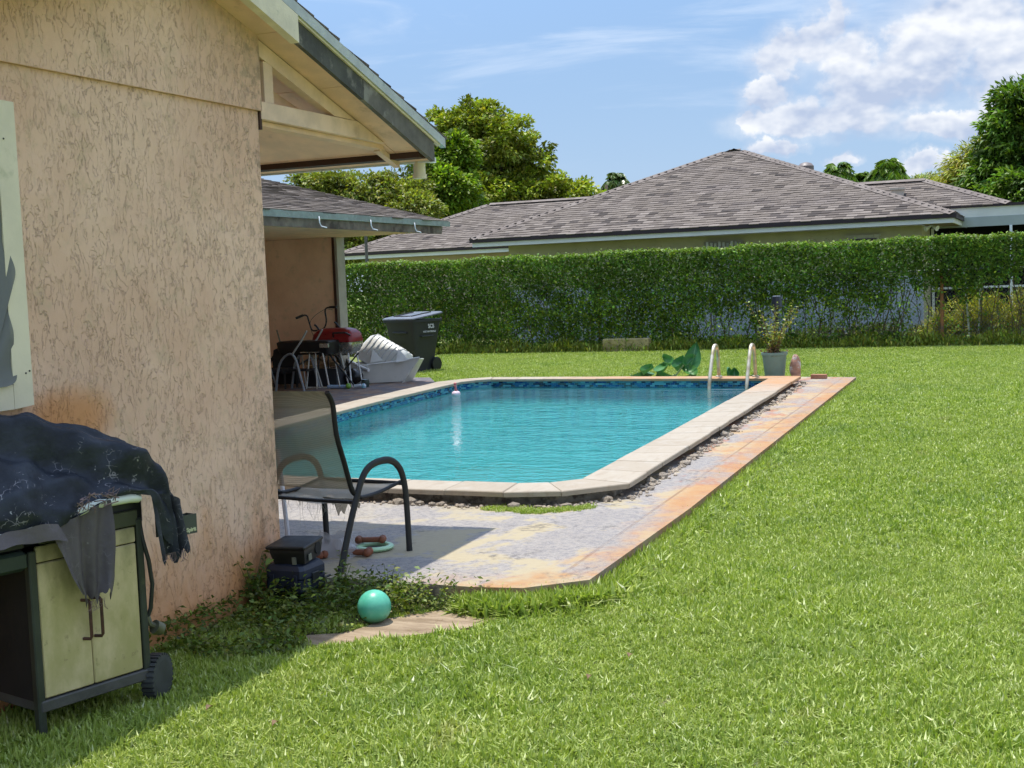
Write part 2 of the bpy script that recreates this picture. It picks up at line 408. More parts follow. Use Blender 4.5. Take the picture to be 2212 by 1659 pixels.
MUD = [(-3.05, 4.66), (-2.86, 4.76), (-2.80, 5.02), (-2.60, 5.25), (-2.36, 5.42), (-2.28, 5.22), (-2.38, 4.97), (-2.50, 4.85), (-2.70, 4.68), (-2.9, 4.50)]

# lawn soil
m, b, t = new_mat('lawn_soil')
co = t.n('ShaderNodeNewGeometry').outputs['Position']
c = t.mix(t.mr(t.noise(co, 1.3, 6, .6), .3, .7), (.13, .18, .035), (.20, .25, .055))
c = t.mix(t.mr(t.noise(co, 30, 4, .7), .45, .7), c, (.27, .25, .11))
t.put(b.inputs['Base Color'], c); b.inputs['Roughness'].default_value = .95
t.put(b.inputs['Normal'], t.bump(t.noise(co, 45, 4, .7), .9, .03))
g = flat_with_hole('ground', [(-500, -60), (500, -60), (500, 900), (-500, 900)], [POOL_MID], 0.0, m); tag(g, kind='structure')

# weedy bare soil against the house
m, b, t = new_mat('damp_soil')
co = t.n('ShaderNodeNewGeometry').outputs['Position']
c = t.mix(t.mr(t.noise(co, 9, 6, .7), .35, .65), (.040, .030, .018), (.105, .080, .045))
t.put(b.inputs['Base Color'], c); b.inputs['Roughness'].default_value = .95
t.put(b.inputs['Normal'], t.bump(t.noise(co, 60, 5, .7), .8, .02))
bb = B(); bb.prism([(-3.6, 4.2), (-3.15, 4.35), (-2.9, 4.5), (-2.5, 4.85), (-2.2, 5.36), (-3.6, 5.36)], -.2, .004); tag(bb.build('soil_patch', m), kind='structure')

# half buried tan slab
m, b, t = new_mat('tan_slab')
co = t.n('ShaderNodeNewGeometry').outputs['Position']
st = t.n('ShaderNodeMapping', {'Vector': co, 'Rotation': (0, 0, R(58)), 'Scale': (1.2, 7, 1)}).outputs[0]
c = t.mix(t.mr(t.noise(st, 3.0, 6, .65), .35, .65), (.205, .145, .085), (.34, .255, .165))
c = t.mix(t.mr(t.noise(co, 12, 5, .7), .55, .7), c, (.16, .105, .055))
t.put(b.inputs['Base Color'], c); b.inputs['Roughness'].default_value = .9
t.put(b.inputs['Normal'], t.bump(t.noise(co, 50, 4, .6), .3, .01))
bb = B(); bb.prism(MUD, -.1, .012); tag(bb.build('path', m), kind='structure')

# the patio deck: grey concrete with peeling paint and rust stains
m, b, t = new_mat('stained_concrete')
co = t.n('ShaderNodeNewGeometry').outputs['Position']
x, y, z = t.sep(co)
de = t.math('SUBTRACT', t.math('ADD', -2.03, t.math('MULTIPLY', t.math('SUBTRACT', y, 5.6), -.0355)), x)   # distance to the lawn edge
df = t.math('SUBTRACT', y, 5.335)
n1 = t.noise(t.map(co, (1, .8, 1)), 1.9, 6, .62, .4); n2 = t.noise(co, 6.5, 6, .65); n3 = t.noise(co, 28, 5, .7); n4 = t.noise(co, 110, 3, .7)
base = t.mix(t.mr(n1, .35, .65), (.272, .246, .218), (.345, .315, .280))
base = t.mix(t.math('MULTIPLY', t.mr(n3, .44, .60), .75), base, (0.171, 0.159, 0.165))
base = t.mix(t.math('MULTIPLY', t.mr(n4, .48, .62), .6), base, (0.384, 0.360, 0.336))
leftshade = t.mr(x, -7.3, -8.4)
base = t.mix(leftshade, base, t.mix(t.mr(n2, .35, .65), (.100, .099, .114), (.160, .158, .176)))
cream = t.math('MULTIPLY', t.mr(t.math('ADD', n1, t.math('MULTIPLY', n2, .35)), .66, .74), t.mr(x, -4.6, -3.0))
base = t.mix(t.math('MULTIPLY', cream, .85), base, (0.396, 0.330, 0.204))
red = t.math('MULTIPLY', t.mr(t.noise(t.map(co, (1.3, .55, 1), (3.7, 0, 0)), 2.4, 6, .6), .54, .63), t.math('MULTIPLY', t.mr(y, 7.2, 8.6), t.mr(x, -3.5, -2.9)))
base = t.mix(t.math('MULTIPLY', red, t.mr(n3, .25, .6, .25, .85)), base, (0.336, 0.129, 0.078))
rust_w = t.math('ADD', t.math('MULTIPLY', t.mr(y, 6.3, 10.5), .16), .02)
rr_ = t.math('SUBTRACT', de, t.math('MULTIPLY', t.math('SUBTRACT', n1, .42), 1.3))
rust = t.mr(t.math('SUBTRACT', rr_, rust_w), .20, -.12)
rf = t.mr(t.math('ADD', df, t.math('MULTIPLY', n2, .9)), .85, .42)
rf = t.math('MULTIPLY', rf, t.mr(x, -3.0, -2.5))
far_rust = t.math('MULTIPLY', t.mr(t.math('ADD', y, t.math('MULTIPLY', n1, 2.0)), 12.6, 15.2), t.mr(y, 17.6, 16.6, .15, 1))
rust = t.math('MAXIMUM', t.math('MAXIMUM', rust, rf), t.math('MULTIPLY', far_rust, .7))
rust = t.math('MULTIPLY', rust, t.mr(t.noise(t.map(co, (1, .7, 1), (9, 4, 0)), 3.3, 6, .68), .40, .58, .22, 1))
rcol = t.mix(t.mr(n2, .35, .68), (0.396, 0.186, 0.063), (0.420, 0.276, 0.132))
rcol = t.mix(t.mr(n3, .5, .7), rcol, (0.336, 0.120, 0.036))
base = t.mix(t.math('MULTIPLY', rust, t.mr(n3, .2, .7, .95, .55)), base, rcol)
band = t.math('MULTIPLY', t.mr(t.math('ADD', de, t.math('MULTIPLY', n3, .12)), .225, .13), t.mr(y, 5.9, 7.6))
base = t.mix(t.math('MULTIPLY', band, t.mr(n1, .38, .62, .2, .6)), base, t.mix(n2, (0.360, 0.144, 0.048), (0.396, 0.216, 0.090)))
groove = t.math('MULTIPLY', t.mr(t.math('ABSOLUTE', t.math('SUBTRACT', de, .165)), .012, .004), t.mr(y, 5.6, 5.9))
base = t.mix(t.math('MULTIPLY', groove, t.mr(n1, .35, .65, .08, .5)), base, (0.156, 0.060, 0.027))
dk = t.math('MULTIPLY', t.mr(t.noise(co, 3.1, 6, .7), .56, .68), t.mr(n3, .40, .60))
base = t.mix(t.math('MULTIPLY', dk, .75), base, (0.102, 0.090, 0.078))
t.put(b.inputs['Base Color'], base); b.inputs['Roughness'].default_value = .88; b.inputs['Specular IOR Level'].default_value = .3
hh = t.math('ADD', t.math('MULTIPLY', n3, .6), t.math('MULTIPLY', n4, .5)); hh = t.math('SUBTRACT', hh, t.math('MULTIPLY', groove, 1.2))
t.put(b.inputs['Normal'], t.bump(hh, .55, .008))
M_DECK = m
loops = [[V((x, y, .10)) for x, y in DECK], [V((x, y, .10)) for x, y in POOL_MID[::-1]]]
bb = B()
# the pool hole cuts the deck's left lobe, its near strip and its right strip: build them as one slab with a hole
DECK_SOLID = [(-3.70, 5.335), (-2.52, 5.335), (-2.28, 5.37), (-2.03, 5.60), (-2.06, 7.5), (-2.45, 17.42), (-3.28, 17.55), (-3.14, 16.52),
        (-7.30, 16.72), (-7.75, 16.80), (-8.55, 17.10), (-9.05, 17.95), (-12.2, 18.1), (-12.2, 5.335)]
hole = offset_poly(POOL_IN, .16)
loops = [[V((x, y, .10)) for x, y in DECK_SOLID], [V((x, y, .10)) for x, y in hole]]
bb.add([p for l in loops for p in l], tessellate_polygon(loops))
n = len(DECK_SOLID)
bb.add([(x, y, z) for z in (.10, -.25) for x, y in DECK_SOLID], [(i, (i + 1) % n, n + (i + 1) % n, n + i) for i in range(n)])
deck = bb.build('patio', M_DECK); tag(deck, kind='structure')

# =================================================================== THE POOL
pool = thing('swimming_pool', 'turquoise swimming pool with pale travertine coping and a blue mosaic waterline', 'pool')
m, b, t = new_mat('pool_plaster')
co = t.n('ShaderNodeNewGeometry').outputs['Position']
c = t.mix(t.mr(t.noise(co, 1.2, 5, .6), .3, .7), (.022, .37, .365), (.038, .45, .435))
# the net of light that ripples gather on the floor is left to the renderer; only faint mottling of the plaster here
c = t.mix(t.mr(t.noise(co, 5, 4, .7), .4, .7, 0, .5), c, (.05, .49, .46))
t.put(b.inputs['Base Color'], c); b.inputs['Roughness'].default_value = .8
M_PLASTER = m
bb = B(); n = len(POOL_IN)
shell_in = offset_poly(POOL_IN, -.004)
floor_z = [-1.05 - .35 * (1 if y > 12 else max(0, (y - 8) / 4)) for x, y in POOL_IN]
bb.add([(x, y, .15) for x, y in shell_in] + [(x, y, z) for (x, y), z in zip(shell_in, floor_z)], [(i, (i + 1) % n, n + (i + 1) % n, n + i) for i in range(n)])
fl = [V((x, y, z)) for (x, y), z in zip(shell_in, floor_z)]
bb.add(fl, tessellate_polygon([[V((p.x, p.y, 0)) for p in fl]]))
shell = bb.build('pool_shell', M_PLASTER, pool, recalc=False); shell.cycles.is_caustics_receiver = True

m, b, t = new_mat('pool_water')
co = t.n('ShaderNodeNewGeometry').outputs['Position']
wv = t.map(co, (1, 1.5, 1))
h = t.math('ADD', t.math('MULTIPLY', t.noise(wv, 6.5, 3, .5, .6), 1.0), t.math('MULTIPLY', t.noise(wv, 21, 2, .5, .3), .38))
h = t.math('ADD', h, t.math('MULTIPLY', t.noise(wv, 1.3, 2, .5), 1.2))
t.put(b.inputs['Base Color'], (.90, 1.0, 1.0)); b.inputs['Roughness'].default_value = 0.0
b.inputs['Transmission Weight'].default_value = 1.0; b.inputs['IOR'].default_value = 1.333
t.put(b.inputs['Normal'], t.bump(h, .75, .035))
bb = B(); wp = offset_poly(POOL_IN, .05)
bb.add([(x, y, .088) for x, y in wp], tessellate_polygon([[V((x, y, 0)) for x, y in wp]]))
water = bb.build('water', m, recalc=False); tag(water, kind='structure')
for p in water.data.polygons:
    p.use_smooth = True
if water.data.polygons[0].normal.z < 0: water.data.flip_normals()
water.cycles.is_caustics_caster = True

# coping stones: separate slabs along the rim
def resample(poly, step):
    out = []; n = len(poly)
    for i in range(n):
        a, b_ = V(poly[i]), V(poly[(i + 1) % n]); k = max(1, round((b_ - a).length / step))
        out += [(i, j / k, (j + 1) / k) for j in range(k)]
    return out
m, b, t = new_mat('travertine')
co = t.n('ShaderNodeNewGeometry').outputs['Position']; x, y, z = t.sep(co)
rnd = t.n('ShaderNodeObjectInfo').outputs['Random']
c = t.mix(rnd, (.335, .275, .198), (.38, .322, .243))
st = t.n('ShaderNodeMapping', {'Vector': co, 'Rotation': (0, 0, R(4)), 'Scale': (9, 2.2, 5)}).outputs[0]
c = t.mix(t.math('MULTIPLY', t.mr(t.noise(st, 2.2, 6, .65, .5), .48, .70), .65), c, (.30, .235, .165))
c = t.mix(t.mr(t.noise(co, 6, 4, .6), .5, .72, 0, .5), c, (.42, .38, .315))
rustp = t.math('MULTIPLY', t.mr(t.math('ADD', y, t.math('MULTIPLY', t.noise(co, 2.0, 4), 2.6)), 14.9, 17.3), t.mr(x, -7.0, -5.0))
c = t.mix(t.math('MULTIPLY', rustp, t.mr(t.noise(co, 7, 4, .6), .3, .6, .5, .95)), c, (.43, .225, .095))
t.put(b.inputs['Base Color'], c); b.inputs['Roughness'].default_value = .72
t.put(b.inputs['Normal'], t.bump(t.noise(co, 70, 4, .7), .35, .006))
M_TRAV = m
EDGE = offset_poly(POOL_IN, -.03)
for i, a, e in resample(POOL_IN, .40):
    n = len(POOL_IN)
    i0, i1 = V(EDGE[i]), V(EDGE[(i + 1) % n]); o0, o1 = V(POOL_OUT[i]), V(POOL_OUT[(i + 1) % n])
    ga = .0025 / (i1 - i0).length
    if (i1 - i0).length < .34: ga *= .6
    jit = random.uniform(-.006, .006); dz = random.uniform(-.002, .002)
    q = [i0.lerp(i1, a + ga), i0.lerp(i1, e - ga), o0.lerp(o1, e - ga), o0.lerp(o1, a + ga)]
    q[2] = q[2] + (q[2] - q[1]).normalized() * jit; q[3] = q[3] + (q[3] - q[0]).normalized() * jit
    bb = B(); cen = sum((p for p in q), V((0, 0))) / 4
    top = [p.lerp(cen, .025) for p in q]
    bb.loft([[(p.x, p.y, .166 + dz) for p in q], [(p.x, p.y, .194 + dz) for p in q], [(p.x, p.y, .200 + dz) for p in top]])
    bb.build('coping_stone', M_TRAV, pool)
# mortar bed under the stones
bb = B(); mi, mo = offset_poly(POOL_IN, .02), offset_poly(POOL_IN, .22); n = len(mi)
bb.add([(x, y, .1655) for x, y in mi] + [(x, y, .1655) for x, y in mo] + [(x, y, -.05) for x, y in mo], [(i, (i + 1) % n, n + (i + 1) % n, n + i) for i in range(n)] + [(n + i, n + (i + 1) % n, 2 * n + (i + 1) % n, 2 * n + i) for i in range(n)])
M_MORTAR = mat('rough_mortar', (.30, .27, .22), .95, .3, 14, .9, 50, dirt=((.12, .10, .08), 11, .5))
bb.build('mortar_bed', M_MORTAR, pool)

# waterline mosaic
def tile_mat(name, attr):
    m, b, t = new_mat(name)
    r = t.n('ShaderNodeAttribute', attribute_name='Col').outputs['Fac'] if attr else t.n('ShaderNodeObjectInfo').outputs['Random']
    c = t.ramp(r, [(0, (.012, .030, .080)), (.2, (.015, .065, .22)), (.38, (.030, .14, .30)), (.55, (.075, .22, .30)), (.72, (.13, .36, .44)), (.88, (.06, .09, .10))], 'CONSTANT')
    t.put(b.inputs['Base Color'], c); b.inputs['Roughness'].default_value = .12; return m
M_TILE_O, M_TILE_A = tile_mat('mosaic_glass_piece', False), tile_mat('mosaic_glass_field', True)
M_GROUT = mat('pale_grout', (.10, .30, .36), .7, .1, 20)
TS = offset_poly(POOL_IN, -.006); tl, th = .062, .0235
tmesh = B().box(-tl / 2 + .002, tl / 2 - .002, -.003, .001, -th / 2 + .0015, th / 2 - .0015).build('waterline_tile', M_TILE_O); tile_me = tmesh.data; bpy.data.objects.remove(tmesh)
bb = B(); grout = B(); sp = []
n = len(POOL_IN)
for i in range(n):
    a, e = V(TS[i]), V(TS[(i + 1) % n]); L = (e - a).length; ux = (e - a) / L; nrm = V((-ux.y, ux.x))
    g0, g1 = a, e
    grout.add([(a.x, a.y, -.03), (e.x, e.y, -.03), (e.x, e.y, .1650), (a.x, a.y, .1650)], [(0, 1, 2, 3)])
    for row in range(8):
        z = .162 - th * (row + .5); off = (row % 2) * tl / 2; k = 0
        while off + tl * (k + 1) <= L + .02:
            s_ = off + tl * (k + .5); p = a + ux * s_
            sp.append((i, row, p.x, p.y, z, math.atan2(ux.y, ux.x))); k += 1
# outward side of the wall faces away from the water; keep tiles on the water side
vis = [q for q in sp if q[0] in (7, 8, 9, 10, 11, 6) and q[1] < 3 and q[3] > 12.0]
vis.sort(key=lambda q: q[2] ** 2 + q[3] ** 2); chosen = set(map(tuple, vis[:300]))
for q in sp:
    mt = Matrix.Translation((q[2], q[3], q[4])) @ Matrix.Rotation(q[5], 4, 'Z')
    if q in chosen:
        o = instance('waterline_tile', tile_me, pool, mt); o.cycles.is_caustics_receiver = True
    else:
        bb.M = mt; bb.box(-tl / 2 + .002, tl / 2 - .002, -.003, .003, -th / 2 + .0015, th / 2 - .0015, col=random.random())
bb.M = None
o = bb.build('mosaic', M_TILE_A, pool, colors=True); tag(o, kind='stuff'); o.cycles.is_caustics_receiver = True
grout.build('grout', M_GROUT, pool, recalc=False).cycles.is_caustics_receiver = True

# broken concrete between the coping and the deck
M_RUBBLE = mat('broken_concrete', (.42, .35, .27), .95, .25, 9, .9, 60, dirt=((.20, .165, .125), 8, .56))
def stone_bm(r, seed):
    rs = np.random.default_rng(seed); bm = bmesh.new(); bmesh.ops.create_icosphere(bm, subdivisions=1, radius=1)
    k = rs.uniform(.6, 1.2, 3)
    for v in bm.verts:
        v.co *= float(rs.uniform(.75, 1.15)); v.co.x *= r * k[0]; v.co.y *= r * k[1]; v.co.z *= r * k[2] * .7
    return bm
smesh = []
for k in range(6):
    bm = stone_bm(1.0, 40 + k); me = bpy.data.meshes.new('broken_concrete'); bm.to_mesh(me); bm.free(); me.materials.append(M_RUBBLE); smesh.append(me)
cr = offset_poly(POOL_IN, .350)
path = []
for a, e in ((1, 2), (2, 3), (3, 4), (4, 5), (5, 6)):
    p, q = V(cr[a]), V(cr[e]); L = (q - p).length
    path += [(p.lerp(q, s / max(1, int(L / .045)))) for s in range(int(L / .045))]
path = [p for p in path if not (p.x < -5.4 and p.y < 9) and random.random() < .85]
idx = list(range(len(path))); random.shuffle(idx); big = set(idx[:80])
bb = B()
for k, p in enumerate(path):
    j = V((random.gauss(0, .020), random.gauss(0, .020))); r = random.uniform(.018, .040)
    if k in big:
        r = random.uniform(.028, .055)
        o = instance('broken_concrete', random.choice(smesh), deck, Matrix.Translation((p.x + j.x, p.y + j.y, .100 + r * .25)) @ Matrix.Rotation(random.uniform(0, 6), 4, 'Z') @ Matrix.Diagonal((r, r, r * random.uniform(.6, 1.1), 1)))
    for _ in range(3):
        r2 = random.uniform(.006, .018); x0 = p.x + random.gauss(0, .032); y0 = p.y + random.gauss(0, .032)
        bb.lathe([(r2 * .4, .098), (r2, .103 + r2 * .2), (r2 * .5, .103 + r2 * .8)], 5, (x0, y0, 0))
tag(bb.build('rubble', M_RUBBLE, deck), kind='stuff')

# =================================================================== OUR HOUSE
house = thing('stucco_house', 'salmon stucco house on the left with a low gable roof and weathered fascia', 'house')
ZT = lambda y: 3.129 - .32 * abs(y - 4.65)
SOF = .165
y0, y1 = 2.45, 5.33
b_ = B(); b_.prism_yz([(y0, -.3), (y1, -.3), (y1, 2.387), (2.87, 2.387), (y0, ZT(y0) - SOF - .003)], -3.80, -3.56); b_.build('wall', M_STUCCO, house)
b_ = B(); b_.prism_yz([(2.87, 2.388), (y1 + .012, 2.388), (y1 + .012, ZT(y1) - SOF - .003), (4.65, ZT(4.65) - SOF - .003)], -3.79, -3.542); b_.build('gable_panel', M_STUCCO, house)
b_ = B(); b_.box(-12.2, -3.802, 5.08, y1 - .002, -.3, 2.36); b_.build('wall', M_STUCCO2, house)
b_ = B(); b_.box(-12.2, -3.802, y0 + .002, 2.70, -.3, 2.36); b_.build('wall', M_STUCCO2, house)
b_ = B(); b_.box(-12.40, -12.2, 2.45, 17.05, -.3, 2.62); b_.build('wall', M_STUCCO2, house)
# roof deck slabs
for nm, ya, yb in (('roof', 4.65, 6.955), ('roof', 4.65, 2.345)):
    b_ = B(); b_.prism_yz([(ya, ZT(ya)), (yb, ZT(yb)), (yb, ZT(yb) - .045), (ya, ZT(ya) - .045)], -12.6, -3.385); b_.build(nm, M_SH_OBJ, house)
# soffit sheets, in panels with open joints
xs = [-3.40, -3.56, -4.78, -6.0, -7.22, -8.44, -12.4]
for ya, yb in ((4.66, 5.32), (5.325, 5.9), (5.905, 6.72), (6.725, 6.87)):
    for xa, xb in zip(xs, xs[1:]):
        if xb > -3.8 or ya > 5.32 or xa > -3.6:
            b_ = B(); b_.prism_yz([(ya, ZT(ya) - SOF), (yb, ZT(yb) - SOF), (yb, ZT(yb) - SOF + .012), (ya, ZT(ya) - SOF + .012)], xb + .0025, xa - .0025)
            if xa < -3.5 and ya < 5.32: continue
            if (xa == -3.56 and ya == 5.325): continue
            b_.build('soffit_panel', M_SOFFIT, house)
b_ = B(); b_.prism_yz([(2.45, ZT(2.45) - SOF), (4.64, ZT(4.64) - SOF), (4.64, ZT(4.64) - SOF + .012), (2.45, ZT(2.45) - SOF + .012)], -3.56, -3.40); b_.build('soffit_panel', M_SOFFIT, house)
# the porch ceiling panel by the wall, with a broken hole at the chord
pa = lambda y: ZT(y) - SOF
b_ = B()
q = [(-3.78, 5.40), (-4.30, 5.62), (-4.40, 5.50), (-4.78, 5.34), (-4.78, 5.9), (-3.5625, 5.9), (-3.5625, 5.70), (-3.62, 5.52)]
b_.add([(x, y, pa(y)) for x, y in q] + [(x, y, pa(y) + .012) for x, y in q], [tuple(range(8)), tuple(range(15, 7, -1))] + [(i, (i + 1) % 8, 8 + (i + 1) % 8, 8 + i) for i in range(8)])
b_.build('soffit_panel', M_SOFFIT, house)
# rake fascia in lengths, weathered; cream board on the upper length
def slope_board(name, ya, yb, za, zb, xa, xb, material, square_end=False):
    b_ = B(); b_.prism_yz([(ya, ZT(ya) - za), (yb, ZT(yb) - za), (yb, ZT(yb) - zb), (ya, ZT(ya) - zb)], xa, xb); return b_.build(name, material, house)
slope_board('fascia_board', 4.655, 5.405, .052, .185, -3.399, -3.352, M_CREAM2)
slope_board('fascia_board', 5.409, 6.05, .052, .172, -3.398, -3.374, M_DKWOOD)
b_ = B(); b_.prism_yz([(6.053, ZT(6.053) - .052), (6.87, ZT(6.87) - .052), (6.87, 2.243), (6.75, ZT(6.75) - .178), (6.053, ZT(6.053) - .172)], -3.399, -3.371); b_.build('fascia_board', M_GREYWOOD, house)
slope_board('fascia_board', 2.40, 4.645, .052, .185, -3.399, -3.352, M_CREAM2)
slope_board('drip_edge', 4.652, 6.985, -.004, .050, -3.384, -3.352, M_DRIP)
slope_board('drip_edge', 2.315, 4.648, -.004, .050, -3.384, -3.352, M_DRIP)
slope_board('fascia_trim', 4.652, 6.93, .0505, .062, -3.384, -3.362, M_CREAM2)
# eave: beam, pale fascia, shingle ends
b_ = B(); b_.box(-12.4, -3.41, 6.74, 6.865, 2.262, 2.325); b_.build('eave_beam', M_BROWN, house)
b_ = B(); b_.box(-12.4, -3.44, 6.885, 6.905, 2.243, 2.395); b_.build('eave_fascia', M_WHITE, house)
b_ = B(); b_.box(-3.437, -3.402, 6.872, 6.95, 2.243, 2.275); b_.build('fascia_cap', M_WHITE, house)
b_ = B(); b_.lathe([(.036, 2.16), (.036, 2.262)], 18, (-3.50, 6.92, 0)); b_.lathe([(.042, 2.155), (.042, 2.180)], 18, (-3.50, 6.92, 0)); b_.build('downspout_stub', M_CREAM, house, smooth='auto')
# gable truss beyond the corner
b_ = B(); b_.prism_yz([(5.345, 2.352), (6.585, 2.338), (6.29, 2.433), (5.345, 2.435)], -3.600, -3.548); b_.build('truss_chord', M_TRIM, house)
b_ = B(); b_.prism_yz([(5.345, 2.325), (6.66, 2.310), (6.62, 2.337), (5.345, 2.349)], -3.66, -3.585); b_.build('truss_ledger', M_SOFFIT, house)
b_ = B(); b_.prism_yz([(5.345, ZT(5.345) - SOF - .005), (5.345, ZT(5.345) - SOF - .085), (6.05, 2.438), (6.27, 2.437)], -3.604, -3.553); b_.build('truss_rafter', M_TRIM, house)
b_ = B(); b_.box(-3.602, -3.555, 5.392, 5.470, 2.437, ZT(5.40) - SOF - .09); b_.build('truss_stud', M_TRIM, house)
b_ = B(); b_.prism_yz([(6.62, ZT(6.62) - SOF - .004), (6.86, ZT(6.86) - SOF - .004), (6.86, ZT(6.86) - SOF - .034), (6.62, ZT(6.62) - SOF - .034)], -3.64, -3.60); b_.build('soffit_batten', M_TRIM, house)
b_ = B(); b_.prism_yz([(5.345, 2.44), (6.05, 2.44), (5.345, 2.62)], -3.70, -3.69); b_.build('gable_backing', M_SOFFIT, house)
b_ = B(); b_.box(-3.64, -3.61, 5.334, 5.394, 2.437, 2.66); b_.build('gap_board', M_DKWOOD, house)
b_ = B(); b_.box(-3.58, -3.552, 5.333, 5.352, 2.30, 2.40); b_.build('corner_flashing', M_BROWN, house)
# shingles on the main roof: courses seen edge-on from below, full from the side
def shingle_mesh(w, c):
    b_ = B(); h = .017
    b_.add([(-w / 2, 0, h), (w / 2, 0, h), (w / 2, c * 1.04, .004), (-w / 2, c * 1.04, .004), (-w / 2, 0, 0), (w / 2, 0, 0)], [(0, 1, 2, 3), (4, 5, 1, 0), (4, 0, 3), (5, 2, 1)])
    o = b_.build('shingle', M_SH_OBJ, recalc=False); me = o.data; bpy.data.objects.remove(o); return me
def shingle_face(parent, EL, ER, TR, TL, course=.18, tab=.30, ntop=0, flip=False, name='shingle_field', keep=None, lift=.004):
    """tabs laid on a sloped face; the first ntop of them (lowest courses first) are objects of their own"""
    EL, ER, TR, TL = map(V, (EL, ER, TR, TL)); up = ((TL + TR) / 2 - (EL + ER) / 2)
    ux = (ER - EL).normalized(); nrm = ux.cross(up).normalized(); 
    if nrm.z < 0: nrm = -nrm
    vy = nrm.cross(ux).normalized(); 
    if vy.dot(up) < 0: vy = -vy
    Lv = up.dot(vy); nc = int(Lv / course); me = shingle_mesh(tab, course) if ntop else None; b_ = B(); made = 0
    for k in range(nc + 1):
        t0 = k * course / Lv
        if t0 >= 1: break
        a = EL.lerp(TL, t0); e = ER.lerp(TR, t0); W = (e - a).length
        if W < .05: continue
        s = -tab * ((k * .37) % 1.0); 
        while s < W:
            w0, w1 = max(0, s), min(W, s + tab)
            if w1 - w0 > .03:
                p = a + ux * ((w0 + w1) / 2) + nrm * lift; h = .016 + random.uniform(-.004, .006); drop = random.choice((0, 0, .03, .015))
                if (keep is None or keep(p)):
                    if made < ntop and w1 - w0 > tab - .01:
                        mt = Matrix((ux, vy, nrm)).transposed().to_4x4(); mt.translation = p - vy * drop; instance('shingle', me, parent, mt); made += 1
                    else:
                        x0, x1 = w0 + .002, w1 - .002; c1 = course * 1.04
                        P = lambda u_, v_, w_: a + ux * u_ + vy * v_ + nrm * (w_ + lift)
                        b_.add([P(x0, -drop, h), P(x1, -drop, h), P(x1, c1, .003), P(x0, c1, .003), P(x0, -drop, 0), P(x1, -drop, 0)], [(0, 1, 2, 3), (4, 5, 1, 0), (4, 0, 3), (5, 2, 1)], col=min(1, max(0, random.gauss(.50, .22))))
            s += tab
    if b_.v: tag(b_.build(name, M_SH_ATTR, parent, colors=True, recalc=False), kind='stuff')
shingle_face(house, (-3.35, 6.99, ZT(6.99) + .002), (-12.6, 6.99, ZT(6.99) + .002), (-12.6, 4.65, ZT(4.65) + .002), (-3.35, 4.65, ZT(4.65) + .002), .14, .28)
shingle_face(house, (-12.6, 2.32, ZT(2.32) + .002), (-3.35, 2.32, ZT(2.32) + .002), (-3.35, 4.65, ZT(4.65) + .002), (-12.6, 4.65, ZT(4.65) + .002), .14, .28)

# wing roof over the covered patio
EX, EZ, S2 = -8.40, 2.478, .262
b_ = B(); b_.add([(EX, 7.05, EZ), (EX, 17.47, EZ), (-12.6, 17.47, EZ + 4.2 * S2), (-12.6, 7.05, EZ + 4.2 * S2), (EX, 7.05, EZ - .04), (EX, 17.47, EZ - .04), (-12.6, 17.47, EZ + 4.2 * S2 - .04), (-12.6, 7.05, EZ + 4.2 * S2 - .04)],
         [(0, 1, 2, 3), (7, 6, 5, 4), (0, 4, 5, 1), (1, 5, 6, 2), (2, 6, 7, 3), (3, 7, 4, 0)]); b_.build('roof', M_SH_OBJ, house)
b_ = B(); b_.add([(-12.6, 7.05, EZ + 4.2 * S2), (-12.6, 17.47, EZ + 4.2 * S2), (-16.8, 17.47, EZ), (-16.8, 7.05, EZ)], [(0, 1, 2, 3)]); b_.build('roof', M_SH_OBJ, house)
shingle_face(house, (EX + .01, 17.47, EZ), (EX + .01, 7.05, EZ), (-12.6, 7.05, EZ + 4.21 * S2), (-12.6, 17.47, EZ + 4.21 * S2), .145, .30, ntop=300)
b_ = B(); b_.box(EX - .004, EX + .024, 7.05, 17.50, EZ - .072, EZ + .006); b_.build('drip_edge', M_DRIP2, house)
b_ = B(); b_.prism_yz([(7.05, EZ - .073), (17.30, EZ - .073), (17.26, EZ - .185), (7.05, EZ - .185)], EX - .035, EX - .006); b_.build('fascia_board', mat('stained_fascia_wood', (.16, .125, .095), .8, .35, 5, .3, 60, dirt=((.055, .038, .028), 2.2, .50)), house)
b_ = B(); b_.prism_xz([(EX - .03, EZ - .05), (-12.6, EZ + 4.2 * S2 - .05), (-12.6, EZ + 4.2 * S2 - .20), (EX - .03, EZ - .185)], 17.27, 17.30); b_.build('rake_board', M_GREYWOOD, house)
b_ = B(); b_.box(-12.2, EX - .04, 7.05, 17.25, EZ - .15, EZ - .13); b_.build('patio_ceiling', M_SOFFIT, house)
for yy in (13.75, 15.05, 16.32):
    b_ = B(); b_.tube([(EX + .03, yy, EZ - .045), (EX + .036, yy, EZ - .12), (EX + .045, yy + .02, EZ - .165), (EX + .10, yy + .06, EZ - .185)], .011, 6, flat=.5); b_.build('gutter_hook', M_WHITE, house, smooth=True)
# end wall of the covered patio
b_ = B(); b_.box(-12.2, -10.165, 17.05, 17.25, -.2, EZ - .152); b_.build('wall', M_STUCCO2, house)
b_ = B(); b_.box(-10.164, -10.125, 17.02, 17.26, -.1, EZ - .152); b_.build('corner_trim', M_BROWN, house)
b_ = B(); b_.box(-10.124, -10.082, 17.03, 17.26, -.1, EZ - .152); b_.build('corner_trim', mat('grey_green_paint', (.34, .32, .26), .6, .12, 6, .1, 90), house)

